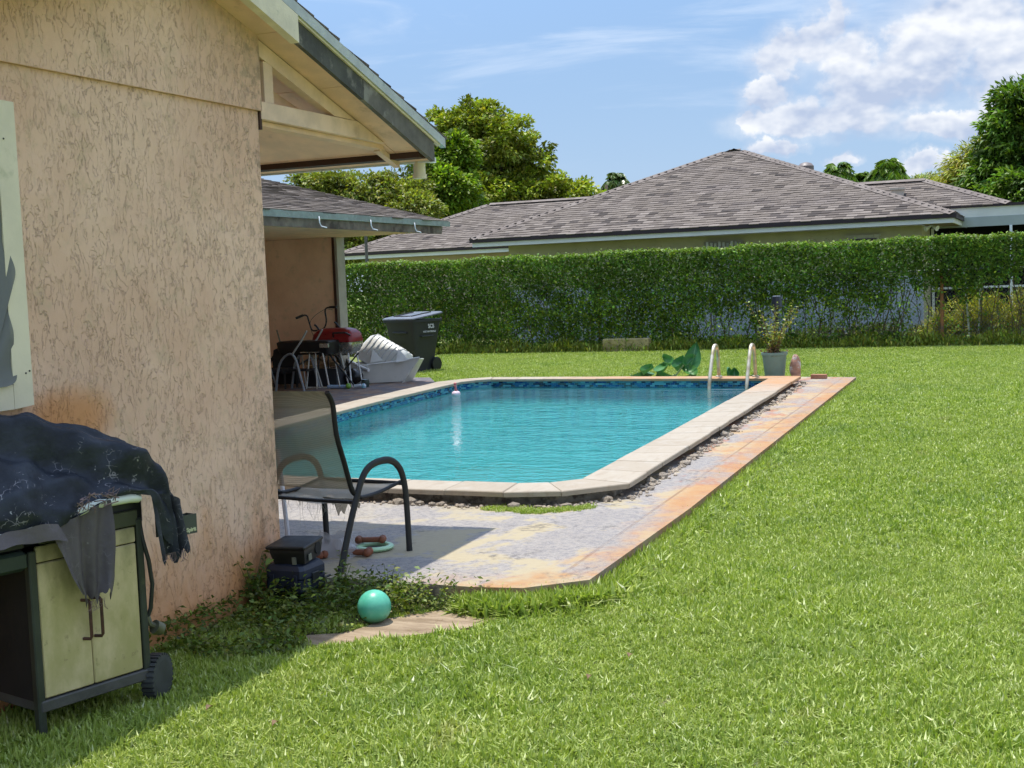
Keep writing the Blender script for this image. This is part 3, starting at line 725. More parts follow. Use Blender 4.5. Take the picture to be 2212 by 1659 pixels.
# window on the gable wall: cream surround, torn insect screen over dark glass
win = bpy.data.objects.new('window', None); COL.objects.link(win); win.parent = house
b_ = B()
b_.prism_yz([(3.589, 1.115), (3.685, 1.122), (3.683, 2.238), (3.589, 2.240)], -3.56, -3.515); b_.build('frame', M_CREAM, win)
b_ = B(); b_.prism_yz([(2.80, 1.112), (3.588, 1.115), (3.588, 1.205), (2.80, 1.200)], -3.56, -3.516); b_.build('frame', M_CREAM, win)
b_ = B(); b_.prism_yz([(2.80, 2.16), (3.588, 2.16), (3.588, 2.240), (2.80, 2.240)], -3.56, -3.516); b_.build('frame', M_CREAM, win)
b_ = B(); b_.box(-3.56, -3.54, 2.80, 3.588, 1.206, 2.159); b_.build('glass', mat('dark_glass', (.012, .014, .016), .08, .1, 4), win)
m, b, t = new_mat('insect_screen')
co = t.n('ShaderNodeTexCoord').outputs['Object']
b.inputs['Base Color'].default_value = (.17, .175, .16, 1); b.inputs['Roughness'].default_value = .8; b.inputs['Alpha'].default_value = .90
edge = [(3.456, 1.20), (3.612, 1.205), (3.609, 1.30), (3.602, 1.38), (3.582, 1.44), (3.588, 1.50), (3.614, 1.56), (3.625, 1.62), (3.617, 1.68), (3.594, 1.78), (3.554, 1.90), (3.495, 2.0), (3.416, 2.08), (3.357, 1.7)]
for _ in range(3):
    edge = [edge[0]] + [tuple(a_[i] * (1 - w_) + c_[i] * w_ for i in (0, 1)) for a_, c_ in zip(edge, edge[1:]) for w_ in (.25, .75)] + [edge[-1]]
b_ = B(); nn = len(edge); b_.add([(-3.512 + .010 * math.sin(i * .24), y, z) for i, (y, z) in enumerate(edge)], tessellate_polygon([[V((y, z, 0)) for y, z in edge]])); b_.build('screen', m, win, smooth=True)
for yy, zz in ((3.672, 1.25), (3.653, 1.243), (3.621, 2.10), (3.609, 1.615)):
    b_ = B(); b_.lathe([(.0035, -3.516), (.0035, -3.5125)], 8, (0, yy, zz), axis='X'); b_.build('nail_hole', M_BLACK, win)
# =================================================================== THE NEIGHBOUR'S HOUSE
nb = thing('neighbour_house', 'low neighbouring house with brown shingled hip roofs behind the vine hedge', 'house')
M_NWALL = mat('olive_beige_render', (.46, .43, .27), .85, .07, 2.5, .15, 60)
M_NWALL2 = mat('tan_render', (.50, .40, .29), .85, .07, 2.5, .15, 60)
M_NBLUE = mat('pale_blue_render', (.42, .45, .53), .8, .07, 3, .1, 60)
M_NWHITE = mat('pale_fascia_paint', (.72, .73, .68), .5, .05, 3)
M_NDRIP = mat('dark_brown_drip_edge', (.030, .016, .018), .55, .15, 4)
def hip_block(fx0, fx1, fy, zt, ridge, back, ntop=0, side_l=True, side_r=True):
    """front face between eave corners and ridge; side faces run back"""
    (rx0, ry, rz), (rx1, _, _) = ridge
    A, Bq, C_, D_ = (fx0, fy, zt), (fx1, fy, zt), (rx1, ry, rz), (rx0, ry, rz)
    b_ = B(); b_.add([A, Bq, C_, D_, (fx0, back, zt), (fx1, back, zt), (rx0, back, rz), (rx1, back, rz)], [(0, 1, 2, 3), (1, 5, 7, 2), (4, 0, 3, 6), (3, 2, 7, 6)]); b_.build('roof', M_SH_OBJ, nb)
    shingle_face(nb, A, Bq, C_, D_, .165, .235, ntop=ntop)
    shingle_face(nb, Bq, (fx1, back, zt), (rx1, back, rz), C_, .165, .235) if side_r else None
    shingle_face(nb, (fx0, back, zt), A, D_, (rx0, back, rz), .165, .235) if side_l else None
def caps(a, e, w=.155, step=.24, name='ridge_cap'):
    a, e = V(a), V(e); d = (e - a); L = d.length; d.normalize(); u = d.cross(V((0, 0, 1))).normalized(); nn = u.cross(d)
    if nn.z < 0: nn = -nn
    b_ = B(); h = .005
    h = .002; b_.add([(-w, 0, -.045 + h), (0, 0, .020 + h), (w, 0, -.045 + h), (-w, step * 1.1, -.047), (0, step * 1.1, .018), (w, step * 1.1, -.047), (-w, 0, -.06), (w, 0, -.06)], [(0, 1, 4, 3), (1, 2, 5, 4)])
    o = b_.build(name, M_CAP, recalc=False); me = o.data; bpy.data.objects.remove(o)
    for k in range(int(L / step)):
        mt = Matrix((u, d, nn)).transposed().to_4x4(); mt.translation = a + d * (k * step) + nn * .034; instance(name, me, nb, mt)
ZE = 2.665; FY = 29.35
hip_block(-13.52, -1.97, FY, ZE, ((-8.28, 35.2, 4.93), (-7.95, 35.2, 4.93)), 40, ntop=300)
caps((-13.50, FY + .02, ZE), (-8.28, 35.2, 4.93)); caps((-1.99, FY + .02, ZE), (-7.95, 35.2, 4.93)); caps((-8.1, 35.1, 4.94), (-8.1, 40, 4.94))
hip_block(-20.06, -11.5, 34.0, 2.642, ((-16.55, 37.5, 4.05), (-11.5, 37.5, 4.05)), 41)
caps((-20.04, 34.02, 2.645), (-16.55, 37.5, 4.05)); caps((-16.5, 37.5, 4.06), (-11.5, 37.5, 4.06))
hip_block(-6.5, -.93, 32.0, 2.93, ((-6.5, 34.0, 3.71), (-3.02, 34.0, 3.71)), 36)
caps((-.95, 32.02, 2.935), (-3.02, 34.0, 3.71)); caps((-3.0, 34.0, 3.72), (-6.4, 34.0, 3.72))
def eave(x0, x1, y, zt, dh=.085, fh=.105, right_return=None, left_return=None, fm=None):
    b_ = B(); b_.box(x0 - .01, x1 + .01, y - .012, y + .03, zt - dh, zt + .005); b_.build('drip_edge', M_NDRIP, nb)
    b_ = B(); b_.box(x0 + .05, x1 - .05, y + .03, y + .055, zt - dh - fh, zt - dh + .002); b_.build('fascia', fm or M_NWHITE, nb)
eave(-13.52, -1.97, FY, ZE); eave(-20.06, -12.9, 34.0, 2.642); eave(-3.2, 1.5, 32.0, 2.95, .06, .225)
b_ = B(); b_.box(-2.00, -1.965, FY + .03, 34, ZE - .085, ZE + .004); b_.build('drip_edge', M_NDRIP, nb)
b_ = B(); b_.box(-2.05, -2.02, FY + .056, 34, ZE - .19, ZE - .086); b_.build('fascia', M_NWHITE, nb)
b_ = B(); b_.box(-13.4, -2.06, FY + .06, 30.0, ZE - .185, ZE - .17); b_.box(-2.74, -2.06, 30.0, 34, ZE - .185, ZE - .17); b_.build('soffit', mat('brown_soffit', (.22, .17, .12), .8), nb)
b_ = B(); b_.box(-12.75, -2.74, 30.0, 30.25, 1.36, ZE - .186); b_.build('wall', M_NWALL, nb)
b_ = B(); b_.box(-12.75, -2.74, 29.995, 30.25, -.2, 1.355); b_.build('wall', M_NBLUE, nb)
b_ = B(); b_.box(-3.0, -2.741, 30.26, 38, -.2, ZE - .186); b_.build('wall', M_NWALL, nb)
b_ = B(); b_.box(-19.3, -12.3, 34.5, 34.8, -.2, 2.45); b_.build('wall', M_NWALL2, nb)
b_ = B(); b_.box(-19.3, -12.3, 34.06, 34.5, 2.45, 2.465); b_.build('soffit', MATS['brown_soffit'], nb)
b_ = B(); b_.box(-12.75, -12.5, 30.26, 34.4, -.2, 2.45); b_.build('wall', M_NWALL, nb)
# windows just above the hedge
wn = bpy.data.objects.new('window', None); COL.objects.link(wn); wn.parent = nb
b_ = B(); b_.box(-7.68, -6.75, 29.93, 29.994, 1.5, 2.335); b_.build('frame', mat('grey_frame', (.28, .26, .2), .7), wn)
for k in range(9):
    b_ = B(); x0 = -7.62 + k * .098; b_.box(x0, x0 + .052, 29.90, 29.929, 1.5, 2.33 - .02 * (k % 3)); b_.build('slat', mat('grey_slat', (.40, .40, .36), .6, .25, 3) if k % 3 else mat('pale_slat', (.55, .56, .53), .6), wn)
wn = bpy.data.objects.new('window', None); COL.objects.link(wn); wn.parent = nb
b_ = B(); b_.box(-4.40, -3.62, 29.95, 29.994, 2.285, 2.32); b_.box(-4.36, -3.66, 29.96, 29.994, 1.3, 2.285); b_.build('frame', mat('pale_frame', (.45, .43, .33), .6), wn)
b_ = B(); b_.box(-4.30, -3.72, 29.945, 29.959, 1.34, 2.235); b_.build('glass', MATS['dark_glass'], wn)
# floodlight under the corner soffit
fl_ = bpy.data.objects.new('floodlight', None); COL.objects.link(fl_); fl_.parent = nb
for s_ in (-1, 1):
    b_ = B(); b_.tube([(-2.52, 29.9, 2.46), (-2.52 + s_ * .05, 29.85, 2.42), (-2.52 + s_ * .13, 29.80, 2.38)], [.02, .03, .065], 10); b_.build('lamp_head', M_WHITE, fl_, smooth='auto')
# screened porch on the right
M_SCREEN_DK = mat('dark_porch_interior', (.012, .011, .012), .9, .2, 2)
b_ = B(); b_.box(-2.7, 1.5, 32.02, 32.06, 2.44, 2.665); b_.build('porch_beam', mat('grey_green_beam', (.36, .40, .38), .6, .06, 3), nb)
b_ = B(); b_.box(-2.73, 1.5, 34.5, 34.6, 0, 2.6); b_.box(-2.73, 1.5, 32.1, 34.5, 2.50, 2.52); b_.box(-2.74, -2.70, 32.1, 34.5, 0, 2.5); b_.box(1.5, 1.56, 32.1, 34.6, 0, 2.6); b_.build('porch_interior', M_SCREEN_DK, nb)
b_ = B(); b_.box(-2.73, 1.5, 31.9, 34.5, -.1, .06); b_.build('porch_floor', mat('grey_concrete', (.3, .29, .28), .9), nb)
for xx in (-2.68, -.945, .8):
    b_ = B(); b_.box(xx - .03, xx + .03, 32.0, 32.06, .06, 2.44); b_.build('porch_post', M_WHITE, nb)
b_ = B(); b_.box(-2.7, 1.5, 32.005, 32.05, 1.00, 1.05); b_.build('porch_rail', M_WHITE, nb)
# roof vents
for p in ((-3.56, 33.0, 3.32, M_CREAM),):
    b_ = B(); b_.box(p[0] - .14, p[0] + .14, p[1] - .12, p[1] + .12, p[2] - .1, p[2] + .14); b_.box(p[0] - .17, p[0] + .17, p[1] - .16, p[1] + .14, p[2] + .142, p[2] + .19); b_.build('roof_vent', mat('beige_metal', (.52, .45, .36), .5, .08, 5), nb)
b_ = B(); b_.lathe([(.22, 4.25), (.22, 4.46), (.15, 4.54), (.04, 4.57)], 16, (-6.35, 36.2, 0)); b_.build('roof_vent', mat('dark_metal', (.16, .13, .12), .5, .1, 5), nb, smooth='auto')

# =================================================================== FENCE AND VINES
fence = thing('chain_link_fence', 'rusty chain link fence along the back of the lawn', 'fence')
M_GALV = mat('galvanised_steel', (.40, .42, .42), .45, .15, 9, metal=.6)
M_RUST = mat('rusty_post', (.30, .125, .045), .8, .25, 7, .2, 60, dirt=((.12, .10, .08), 4, .55))
for k, (x, h, r, mm) in enumerate(((-15.3, 1.5, .03, M_GALV), (-12.26, 1.5, .028, M_GALV), (-9.0, 1.5, .034, M_RUST), (-5.6, 1.5, .03, M_GALV), (-2.02, 1.52, .034, M_RUST), (1.3, 1.5, .03, M_GALV))):
    b_ = B(); b_.tube([(x, 26.0, -.1), (x, 26.0, h)], r, 10); b_.lathe([(r * 1.1, h - .01), (r * 1.1, h + .02), (.01, h + .045)], 10, (x, 26.0, 0)); b_.build('fence_post', mm, fence, smooth='auto')
b_ = B(); b_.tube([(-15.4, 26.0, 1.46), (1.4, 26.0, 1.46)], .019, 8); b_.build('top_rail', M_GALV, fence, smooth='auto')
b_ = B(); H_ = 1.42; s_ = .075; x = -15.3 - H_
while x < 1.3:
    for sg in (1, -1):
        xa, xb = (x, x + H_) if sg > 0 else (x + H_, x)
        za, zb = .03, H_ + .03
        lo, hi = -15.3, 1.3
        if max(xa, xb) <= lo or min(xa, xb) >= hi: continue
        b_.tube([(xa, 26.0 + .004 * sg, za), (xb, 26.0 + .004 * sg, zb)], .0022, 3, caps=False)
    x += s_
tag(b_.build('wire_mesh', mat('dull_wire', (.16, .17, .165), .6, .2, 9, metal=.4), fence), kind='stuff')
for (x, y, h, lean) in ((-3.62, 26.35, 1.15, 0), (-4.15, 26.35, 1.5, 0), (-1.55, 26.6, 1.55, -.10), (-1.40, 26.6, 1.35, .06), (-.5, 26.9, 1.6, 0)):
    b_ = B(); b_.tube([(x, y, 0), (x + lean, y, h)], .018, 8)
    tag(b_.build('stake', mat('white_stake_paint', (.6, .62, .62), .5), smooth='auto'), {(-3.62): 'short white stake behind the fence near the blue wall', (-4.15): 'tall white stake in the vines behind the potted plant', (-1.55): 'white stake leaning left behind the rusty fence post', (-1.40): 'white stake leaning right behind the rusty fence post', (-.5): 'pale upright stake at the right edge of the picture among vines'}[x], 'stake')
pole = B().tube([(-15.45, 27.5, -.1), (-15.45, 27.5, 3.3)], [.045, .036], 10).build('pole', M_GREYWOOD, smooth='auto'); tag(pole, 'thin grey pole standing behind the hedge left of the neighbouring roof', 'pole')

# the vine: density follows where the leaves have closed and where the wall shows through
def vine_keep(X, Z):
    n = len(X)
    zb = np.interp(X, [-15.5, -12.6, -12.0, -9.6, -9.2, -7.3, -6.6, -5.6, -4.6, -3.4, -2.7, -1.6, -.2, .3, 1.4], [0, .05, .25, .35, .15, .05, .62, .78, .72, .85, 1.05, 1.18, 1.34, .95, .9])
    w = .16 * np.sin(X * 3.1) + .11 * np.sin(X * 7.7 + 1) + .09 * np.sin(X * 17 + Z * 5)
    p = np.clip((Z - zb + w) / .30 + .5, 0, 1)
    holes = (np.sin(X * 2.3 + 1.1) * np.sin(Z * 6.2 + X * 1.7) + .5 * np.sin(X * 5.9 + Z * 11)) 
    p = np.where((X > -11) & (X < -9.2) & (Z < 1.45) & (Z > .4) & (holes > .45), p * .22, p)
    p = np.where((X > -7.4) & (X < -2.9) & (Z < 1.25) & (holes > .62), p * .4, p)
    base = np.where(Z < .30, .55, .22); base = np.where(X > -2.6, .05, base); base = np.where((X < -6.8), .55, base)
    return np.maximum(p, base)
N = 110000
X = RNG.uniform(-15.6, 1.5, N); Z = RNG.uniform(0.02, 2.08, N); k = RNG.random(N) < vine_keep(X, Z); X, Z = X[k], Z[k]; N = len(X)
topz = 2.06 + .018 * np.sin(X * 2.1) + .014 * np.sin(X * 6.3) + .015 * np.sin(X * 19)
Z = Z * topz / 2.08
thick = .10 + .16 * np.clip(Z / 2.0, 0, 1) ** 2 + .04 * np.sin(X * 4 + Z * 6)
side = RNG.choice([-1, 1], N, p=[.72, .28]); Yy = 26.0 + side * thick * (1 - RNG.random(N) ** 2 * .9)
D = np.stack([RNG.normal(0, .8, N), -np.abs(RNG.normal(.35, .4, N)) * np.sign(side) * -1 * -1, RNG.normal(-.45, .5, N)], 1)
patch = .5 + .5 * np.sin(X * 1.9 + np.sin(Z * 3) * 1.5) * np.sin(Z * 4.3 + X)
Cc = shade(N, (.044, .096, .023), .30, .15, .02) * (0.75 + .45 * patch)[:, None]; lite = RNG.random(N) < .11; Cc[lite] *= np.array([2.6, 2.2, 2.2])
warm = (Z < 1.15) & (RNG.random(N) < .35); Cc[warm] = Cc[warm] * np.array([1.6, 1.35, .9])
hedge = leaves('climbing_vine', np.stack([X, Yy, Z], 1), D, RNG.uniform(.045, .085, N), RNG.uniform(.035, .065, N), Cc, M_LEAF)
tag(hedge, 'long green creeper smothering the back fence like a clipped hedge', 'hedge')
# sunlit fringe and stray shoots along the top
N = 9000; X = RNG.uniform(-15.6, 1.5, N); zt_ = 2.06 + .018 * np.sin(X * 2.1) + .014 * np.sin(X * 6.3)
P = np.stack([X, 26 + RNG.uniform(-.27, .24, N), zt_ + np.abs(RNG.normal(0, .030, N))], 1)
o = leaves('shoots', P, RNG.normal(0, 1, (N, 3)) * [1, 1, .5], RNG.uniform(.04, .075, N), RNG.uniform(.03, .055, N), shade(N, (.062, .115, .026), .25, .12), M_LEAF, hedge); tag(o, kind='stuff')
b_ = B()
for _ in range(70):
    x0 = RNG.uniform(-15, 1.2); z0 = 2.06; h = RNG.uniform(.04, .16); dx = RNG.normal(0, .08)
    b_.tube([(x0, 26 + RNG.uniform(-.15, .15), z0), (x0 + dx * .6, 26, z0 + h * .7), (x0 + dx * 1.4, 25.97, z0 + h)], .0035, 3)
for _ in range(260):
    x0 = RNG.uniform(-15, -2.6) if RNG.random() < .85 else RNG.uniform(-2.6, 1.3); z0 = RNG.uniform(.05, .7); 
    pts = [(x0, 26.02, 0)]; zz = 0
    for q in range(5): zz += RNG.uniform(.15, .38); x0 += RNG.normal(0, .07); pts.append((x0, 26 + RNG.normal(0, .04), zz))
    b_.tube(pts, RNG.uniform(.004, .010), 4)
b_.build('stems', mat('vine_stem', (.12, .085, .045), .9, .3, 9), hedge)
# taller weeds and grass left uncut along the fence foot
N = 34000; X = RNG.uniform(-15.4, 2.2, N); Yy = 25.85 + RNG.normal(0, .16, N) + .25 * (X > -7) * RNG.random(N); hgt = np.abs(RNG.normal(.13, .06, N)) * (1 + .35 * np.sin(X * 5)) + .03
P = np.stack([X, Yy, hgt * RNG.uniform(.3, 1, N)], 1); D = np.stack([RNG.normal(0, .45, N), RNG.normal(0, .35, N), np.ones(N)], 1)
o = leaves('weeds', P, D, RNG.uniform(.06, .14, N), RNG.uniform(.012, .03, N), shade(N, (.085, .125, .022), .3, .15, .06), M_LEAF); tag(o, 'fringe of uncut weeds along the foot of the fence', kind='stuff')
# yellow-green bush behind the fence at the right, and the low dark one by the wall
def bush(name, label, blobs, n, base, L, W, var=.3, clump=.16, cat='bush', stems=12, yellow=.05, upright=.0, material=None):
    root = thing(name, label, cat, (blobs[0][0], blobs[0][1], 0)); lb = [(b[0] - blobs[0][0], b[1] - blobs[0][1], *b[2:]) for b in blobs]
    P, D, ci, nc = crown_points(lb, n, clump, 40, .4); D = unit(D + np.array([0, 0, upright]))
    C = shade(n, base, var, .15, yellow) * (1 + RNG.normal(0, .22, nc))[ci][:, None].clip(.5, 1.6); k = P[:, 2] > .01
    leaves('foliage', P[k], D[k], RNG.uniform(L * .6, L * 1.2, k.sum()), RNG.uniform(W * .6, W * 1.2, k.sum()), C[k], material or M_LEAF, root)
    b_ = B()
    for _ in range(stems):
        e = lb[random.randrange(len(lb))]; x1, y1_ = e[0] + random.gauss(0, e[3] * .5), e[1] + random.gauss(0, e[4] * .4)
        b_.tube([(x1 * .4, y1_ * .4, -.02), (x1 * .8, y1_ * .8, e[2] * .5), (x1, y1_, e[2] + random.random() * e[5] * .6)], [.012, .008, .004], 5)
    b_.build('stem', MATS['vine_stem'], root); return root
bush('yellow_bush', 'yellowish feathery bush behind the fence at the right edge', [(-1.0, 27.0, .42, 1.25, .45, .50), (.3, 27.0, .45, 1.0, .45, .50), (-2.0, 27.0, .22, .6, .35, .28)], 30000, (.095, .120, .024), .11, .018, .3, .2, upright=.6, yellow=.14)
bush('dark_bush', 'low dark bush under the white end of the blue wall', [(-3.2, 27.3, .15, .8, .35, .26), (-4.6, 27.4, .12, .7, .35, .2)], 7000, (.028, .042, .016), .08, .035)
bush('trailing_vine', 'pale flowering climber on the fence at the far right', [(.15, 26.3, 1.35, .5, .25, .7), (.8, 26.3, 1.6, .6, .3, .5)], 4200, (.04, .06, .024), .08, .05, .3, .2, 'climber', yellow=.08)
bb = B(); bb.box(-8.82, -7.80, 25.62, 25.80, -.05, .285, bev=.02); tag(bb.build('concrete_block', mat('ochre_block', (.42, .33, .14), .9, .25, 5, .6, 30, dirt=((.12, .11, .05), 5, .55)), smooth='auto'), 'mossy ochre concrete block lying at the foot of the hedge', 'block')

# =================================================================== TREES
M_BARK = mat('bark', (.075, .058, .042), .95, .3, 6, .8, 30)
def tree(name, label, base, blobs, n, colr, L, W, clump, trunk=.3, nper=60, var=.22, yellow=.02, droop=.25, hue=.12, group=None, fill=.25):
    root = thing(name, label, 'tree', base, group=group); bx, by = base[:2]
    lb = [(b[0] - bx, b[1] - by, *b[2:]) for b in blobs]
    P, D, ci, nc = crown_points(lb, n, clump, nper, fill)
    cl = (1 + RNG.normal(0, .30, nc)).clip(.40, 1.7)[ci][:, None]
    leaves('crown', P, D, RNG.uniform(L * .65, L * 1.25, n), RNG.uniform(W * .65, W * 1.25, n), shade(n, colr, var, hue, yellow) * cl, M_LEAF, root, droop)
    b_ = B(); top = max(b[2] for b in lb)
    b_.tube([(0, 0, -.2), (.1, 0, top * .3), (-.1, .1, top * .62), (0, 0, top)], [trunk, trunk * .8, trunk * .55, trunk * .2], 10)
    for q in lb:
        s0 = (0.05, 0, top * .35); b_.tube([s0, (q[0] * .5, q[1] * .5, (q[2] + top * .35) * .5), (q[0], q[1], q[2] + q[5] * .2)], [trunk * .4, trunk * .25, trunk * .08], 7)
        for _ in range(3):
            d = unit(RNG.normal(size=(1, 3)))[0]; b_.tube([(q[0], q[1], q[2]), (q[0] + d[0] * q[3] * .5, q[1] + d[1] * q[4] * .5, q[2] + d[2] * q[5] * .5), (q[0] + d[0] * q[3] * .9, q[1] + d[1] * q[4] * .9, q[2] + d[2] * q[5] * .9)], [trunk * .12, trunk * .07, trunk * .03], 5)
    b_.build('trunk', M_BARK, root, smooth=True); return root
tree('oak_tree', 'tall spreading tree with clumped yellow-green leaves behind the house roofs', (-23.5, 54, 0),
     [(-24.54, 54.0, 8.44, 1.68, 1.34, 1.33), (-25.84, 54.0, 8.33, 0.97, 0.77, 1.33), (-22.63, 53.0, 7.88, 1.31, 1.05, 1.05), (-21.84, 54.0, 7.29, 0.99, 0.79, 0.99), (-21.64, 54.0, 6.45, 0.64, 0.52, 0.43), (-24.13, 55.0, 6.58, 1.97, 1.58, 1.53), (-25.59, 55.0, 5.82, 1.97, 1.58, 1.31), (-23.0, 55.0, 5.66, 1.31, 1.05, 1.09), (-23.59, 54.0, 9.02, 1.07, 0.86, 0.64), (-23.0, 53.0, 4.7, 2.7, 2.0, 1.7), (-20.6, 54.0, 4.7, 2.2, 1.8, 1.4), (-24.6, 53.5, 5.2, 2.2, 1.8, 1.8)],
     80000, (.088, .128, .020), .21, .135, .52, .45, 95, .25, .04, fill=.2)
tree('dark_tree', 'dense dark green tree with bright lower tufts beside the near roof', (-24, 47, 0),
     [(-21.65, 46.0, 6.48, 0.77, 0.61, 0.92), (-21.83, 45.0, 5.09, 1.22, 0.97, 0.86), (-22.39, 45.0, 5.84, 0.72, 0.57, 0.61), (-21.63, 46.0, 4.67, 0.95, 0.76, 0.66)], 34000, (.062, .118, .014), .19, .12, .46, .3, 75, .28, .08, fill=.15)
tree('broad_tree', 'rounded olive tree seen under the eave over the patio roof', (-25, 42, 0),
     [(-23.91, 42.0, 5.07, 1.5, 1.2, 0.75), (-22.69, 43.0, 4.96, 1.2, 0.96, 0.82), (-25.48, 42.0, 5.51, 1.17, 0.94, 0.67), (-21.81, 42.0, 4.27, 1.0, 0.8, 0.67), (-24.33, 43.0, 4.1, 1.54, 1.23, 0.86), (-23.59, 43.0, 3.01, 1.71, 1.37, 0.68), (-23.42, 40.0, 3.3, 0.95, 0.76, 0.8)], 52000, (.075, .105, .024), .16, .09, .52, .3, 110, .22, .02)
tree('round_tree', 'low round tree fading out left of the big hip roof', (-19.5, 58, 0),
     [(-23.28, 58.0, 6.04, 1.38, 1.11, 0.78), (-22.21, 58.0, 5.75, 0.78, 0.63, 0.51), (-24.02, 58.0, 5.64, 1.62, 1.29, 0.69)], 16000, (.062, .105, .022), .22, .13, .55, .3, 70)
tree('mango_tree', 'large dark glossy tree rising at the right edge', (0.5, 50, 0),
     [(-0.97, 50.0, 6.5, 1.03, 0.83, 1.59), (-1.43, 50.0, 5.88, 0.99, 0.8, 1.19), (-1.21, 50.0, 4.71, 1.49, 1.19, 1.09), (-0.28, 50.0, 5.46, 1.59, 1.27, 2.19), (-1.99, 50.0, 4.43, 1.09, 0.88, 0.72), (-0.74, 49.0, 3.8, 1.75, 1.4, 0.97)], 46000, (.040, .085, .015), .30, .10, .55, .4, 70, .26, .01, .5)
tree('bamboo_clump', 'feathery pale yellow-green bamboo leaning left of the dark tree', (-3.0, 53, 0),
     [(-2.78, 53.0, 5.18, 1.1, 0.88, 0.89), (-3.29, 53.0, 4.77, 0.89, 0.71, 0.59), (-2.27, 53.0, 5.58, 0.76, 0.61, 0.84), (-3.71, 53.0, 4.71, 0.46, 0.37, 0.3)], 17000, (.120, .150, .028), .26, .045, .60, .15, 60, .22, .04, .6, fill=.35)
tree('distant_shrub', 'faint grey-green treetop just above the right roof ridge', (-8.5, 75, 0), [(-6.71, 75.0, 6.34, 0.66, 0.53, 0.3), (-5.98, 75.0, 6.14, 0.6, 0.48, 0.3)], 2500, (.12, .16, .10), .22, .08, .5, .2)
def palm(name, label, X_, Z_, Y, size, nf, colr, leaflet=.5, group=None):
    root = thing(name, label, 'palm', (X_, Y, 0), group=group)
    b_ = B(); b_.tube([(0, 0, -.1), (.15, 0, Z_ * .5), (0, 0, Z_)], [.17, .13, .11], 10); b_.build('trunk', M_BARK, root, smooth=True)
    P = []; D = []; Ls = []
    st = B()
    for f in range(nf):
        az = f * 2.4 + RNG.normal(0, .2); el = RNG.uniform(-.2, 1.35); L = size * RNG.uniform(.85, 1.1); pts = []
        for s_ in np.linspace(0, 1, 15):
            r = L * s_ * math.cos(el) * (1 - .15 * s_); z = Z_ + L * (s_ * math.sin(el) - .75 * s_ * s_ * math.cos(el * .6)); pts.append(np.array([r * math.cos(az), r * math.sin(az), z]))
        st.tube([tuple(p) for p in pts[::3]], [.02, .016, .012, .008, .004], 4)
        for i in range(2, 15):
            tn = pts[i] - pts[i - 1]; tn /= np.linalg.norm(tn); sd = np.cross(tn, [0, 0, 1]); sd /= np.linalg.norm(sd) + 1e-6
            for sg in (-1, 1):
                for q in (0, .5):
                    d = tn * .55 + sd * sg * .8 + np.array([0, 0, -.55]); d /= np.linalg.norm(d); l = leaflet * (1 - abs(i / 15 - .5) * .9)
                    P.append(pts[i] - (pts[i] - pts[i - 1]) * q + d * l * .5); D.append(d); Ls.append(l)
    P, D, Ls = np.array(P), np.array(D), np.array(Ls)
    leaves('fronds', P, D, Ls, Ls * .16, shade(len(P), colr, .25, .12), M_LEAF_GLOSS, root); st.build('frond_stalk', mat('frond_stalk', (.12, .14, .04), .7), root)
palm('palm_tree', 'small round-headed palm peeking above the left hip of the roof', -20.35, 6.48, 62, 1.0, 34, (.045, .085, .03), .45)
palm('palm_tree', 'half hidden palm crown just left of the round-headed palm', -21.86, 6.12, 64, .6, 16, (.07, .10, .05), .3)
palm('palm_tree', 'bushy palm left of two above the right hand roof', -7.09, 5.05, 47, .85, 36, (.055, .115, .018), .45)
palm('palm_tree', 'bushy palm right of two above the right hand roof', -5.40, 5.03, 47, .95, 44, (.055, .115, .018), .5)
palm('palm_tree', 'lower palm crown between the two bushy palms over the roof', -6.46, 4.74, 48, .75, 30, (.06, .12, .02), .4)
# =================================================================== GRASS
m, b, t = new_mat('grass_blade')
at = t.n('ShaderNodeAttribute', attribute_name='Col').outputs['Fac']
pos = t.n('ShaderNodeNewGeometry').outputs['Position']
rnd = t.n('ShaderNodeObjectInfo').outputs['Random']
f = t.math('ADD', t.math('MULTIPLY', at, .6), t.math('MULTIPLY', rnd, .4))
c = t.ramp(f, [(0, (.080, .150, .018)), (.25, (.215, .315, .036)), (.55, (.395, .482, .088)), (.80, (.59, .635, .22)), (.95, (.82, .80, .55))])
c = t.mix(t.mr(t.noise(pos, .45, 5, .62), .40, .62), t.mix(.38, c, (.40, .46, .12)), c)
c = t.mix(t.mr(t.noise(pos, .8, 4, .6, .5), .52, .70, 0, .55), c, t.mix(1.0, c, (.62, .74, .72), 'MULTIPLY'))
c = t.mix(t.math('MULTIPLY', t.mr(t.noise(pos, 2.3, 5, .65), .60, .72), .45), c, (.50, .45, .20))
t.put(b.inputs['Base Color'], c); b.inputs['Roughness'].default_value = .42; b.inputs['Specular IOR Level'].default_value = .45
tr = t.n('ShaderNodeBsdfTranslucent', {'Color': t.mix(1.0, c, (1.0, 1.1, .5), 'MULTIPLY')})
mx = t.n('ShaderNodeMixShader', {0: .36, 1: b.outputs[0], 2: tr.outputs[0]}); t.put(m.node_tree.nodes['Material Output'].inputs[0], mx.outputs[0])
M_GRASS = m
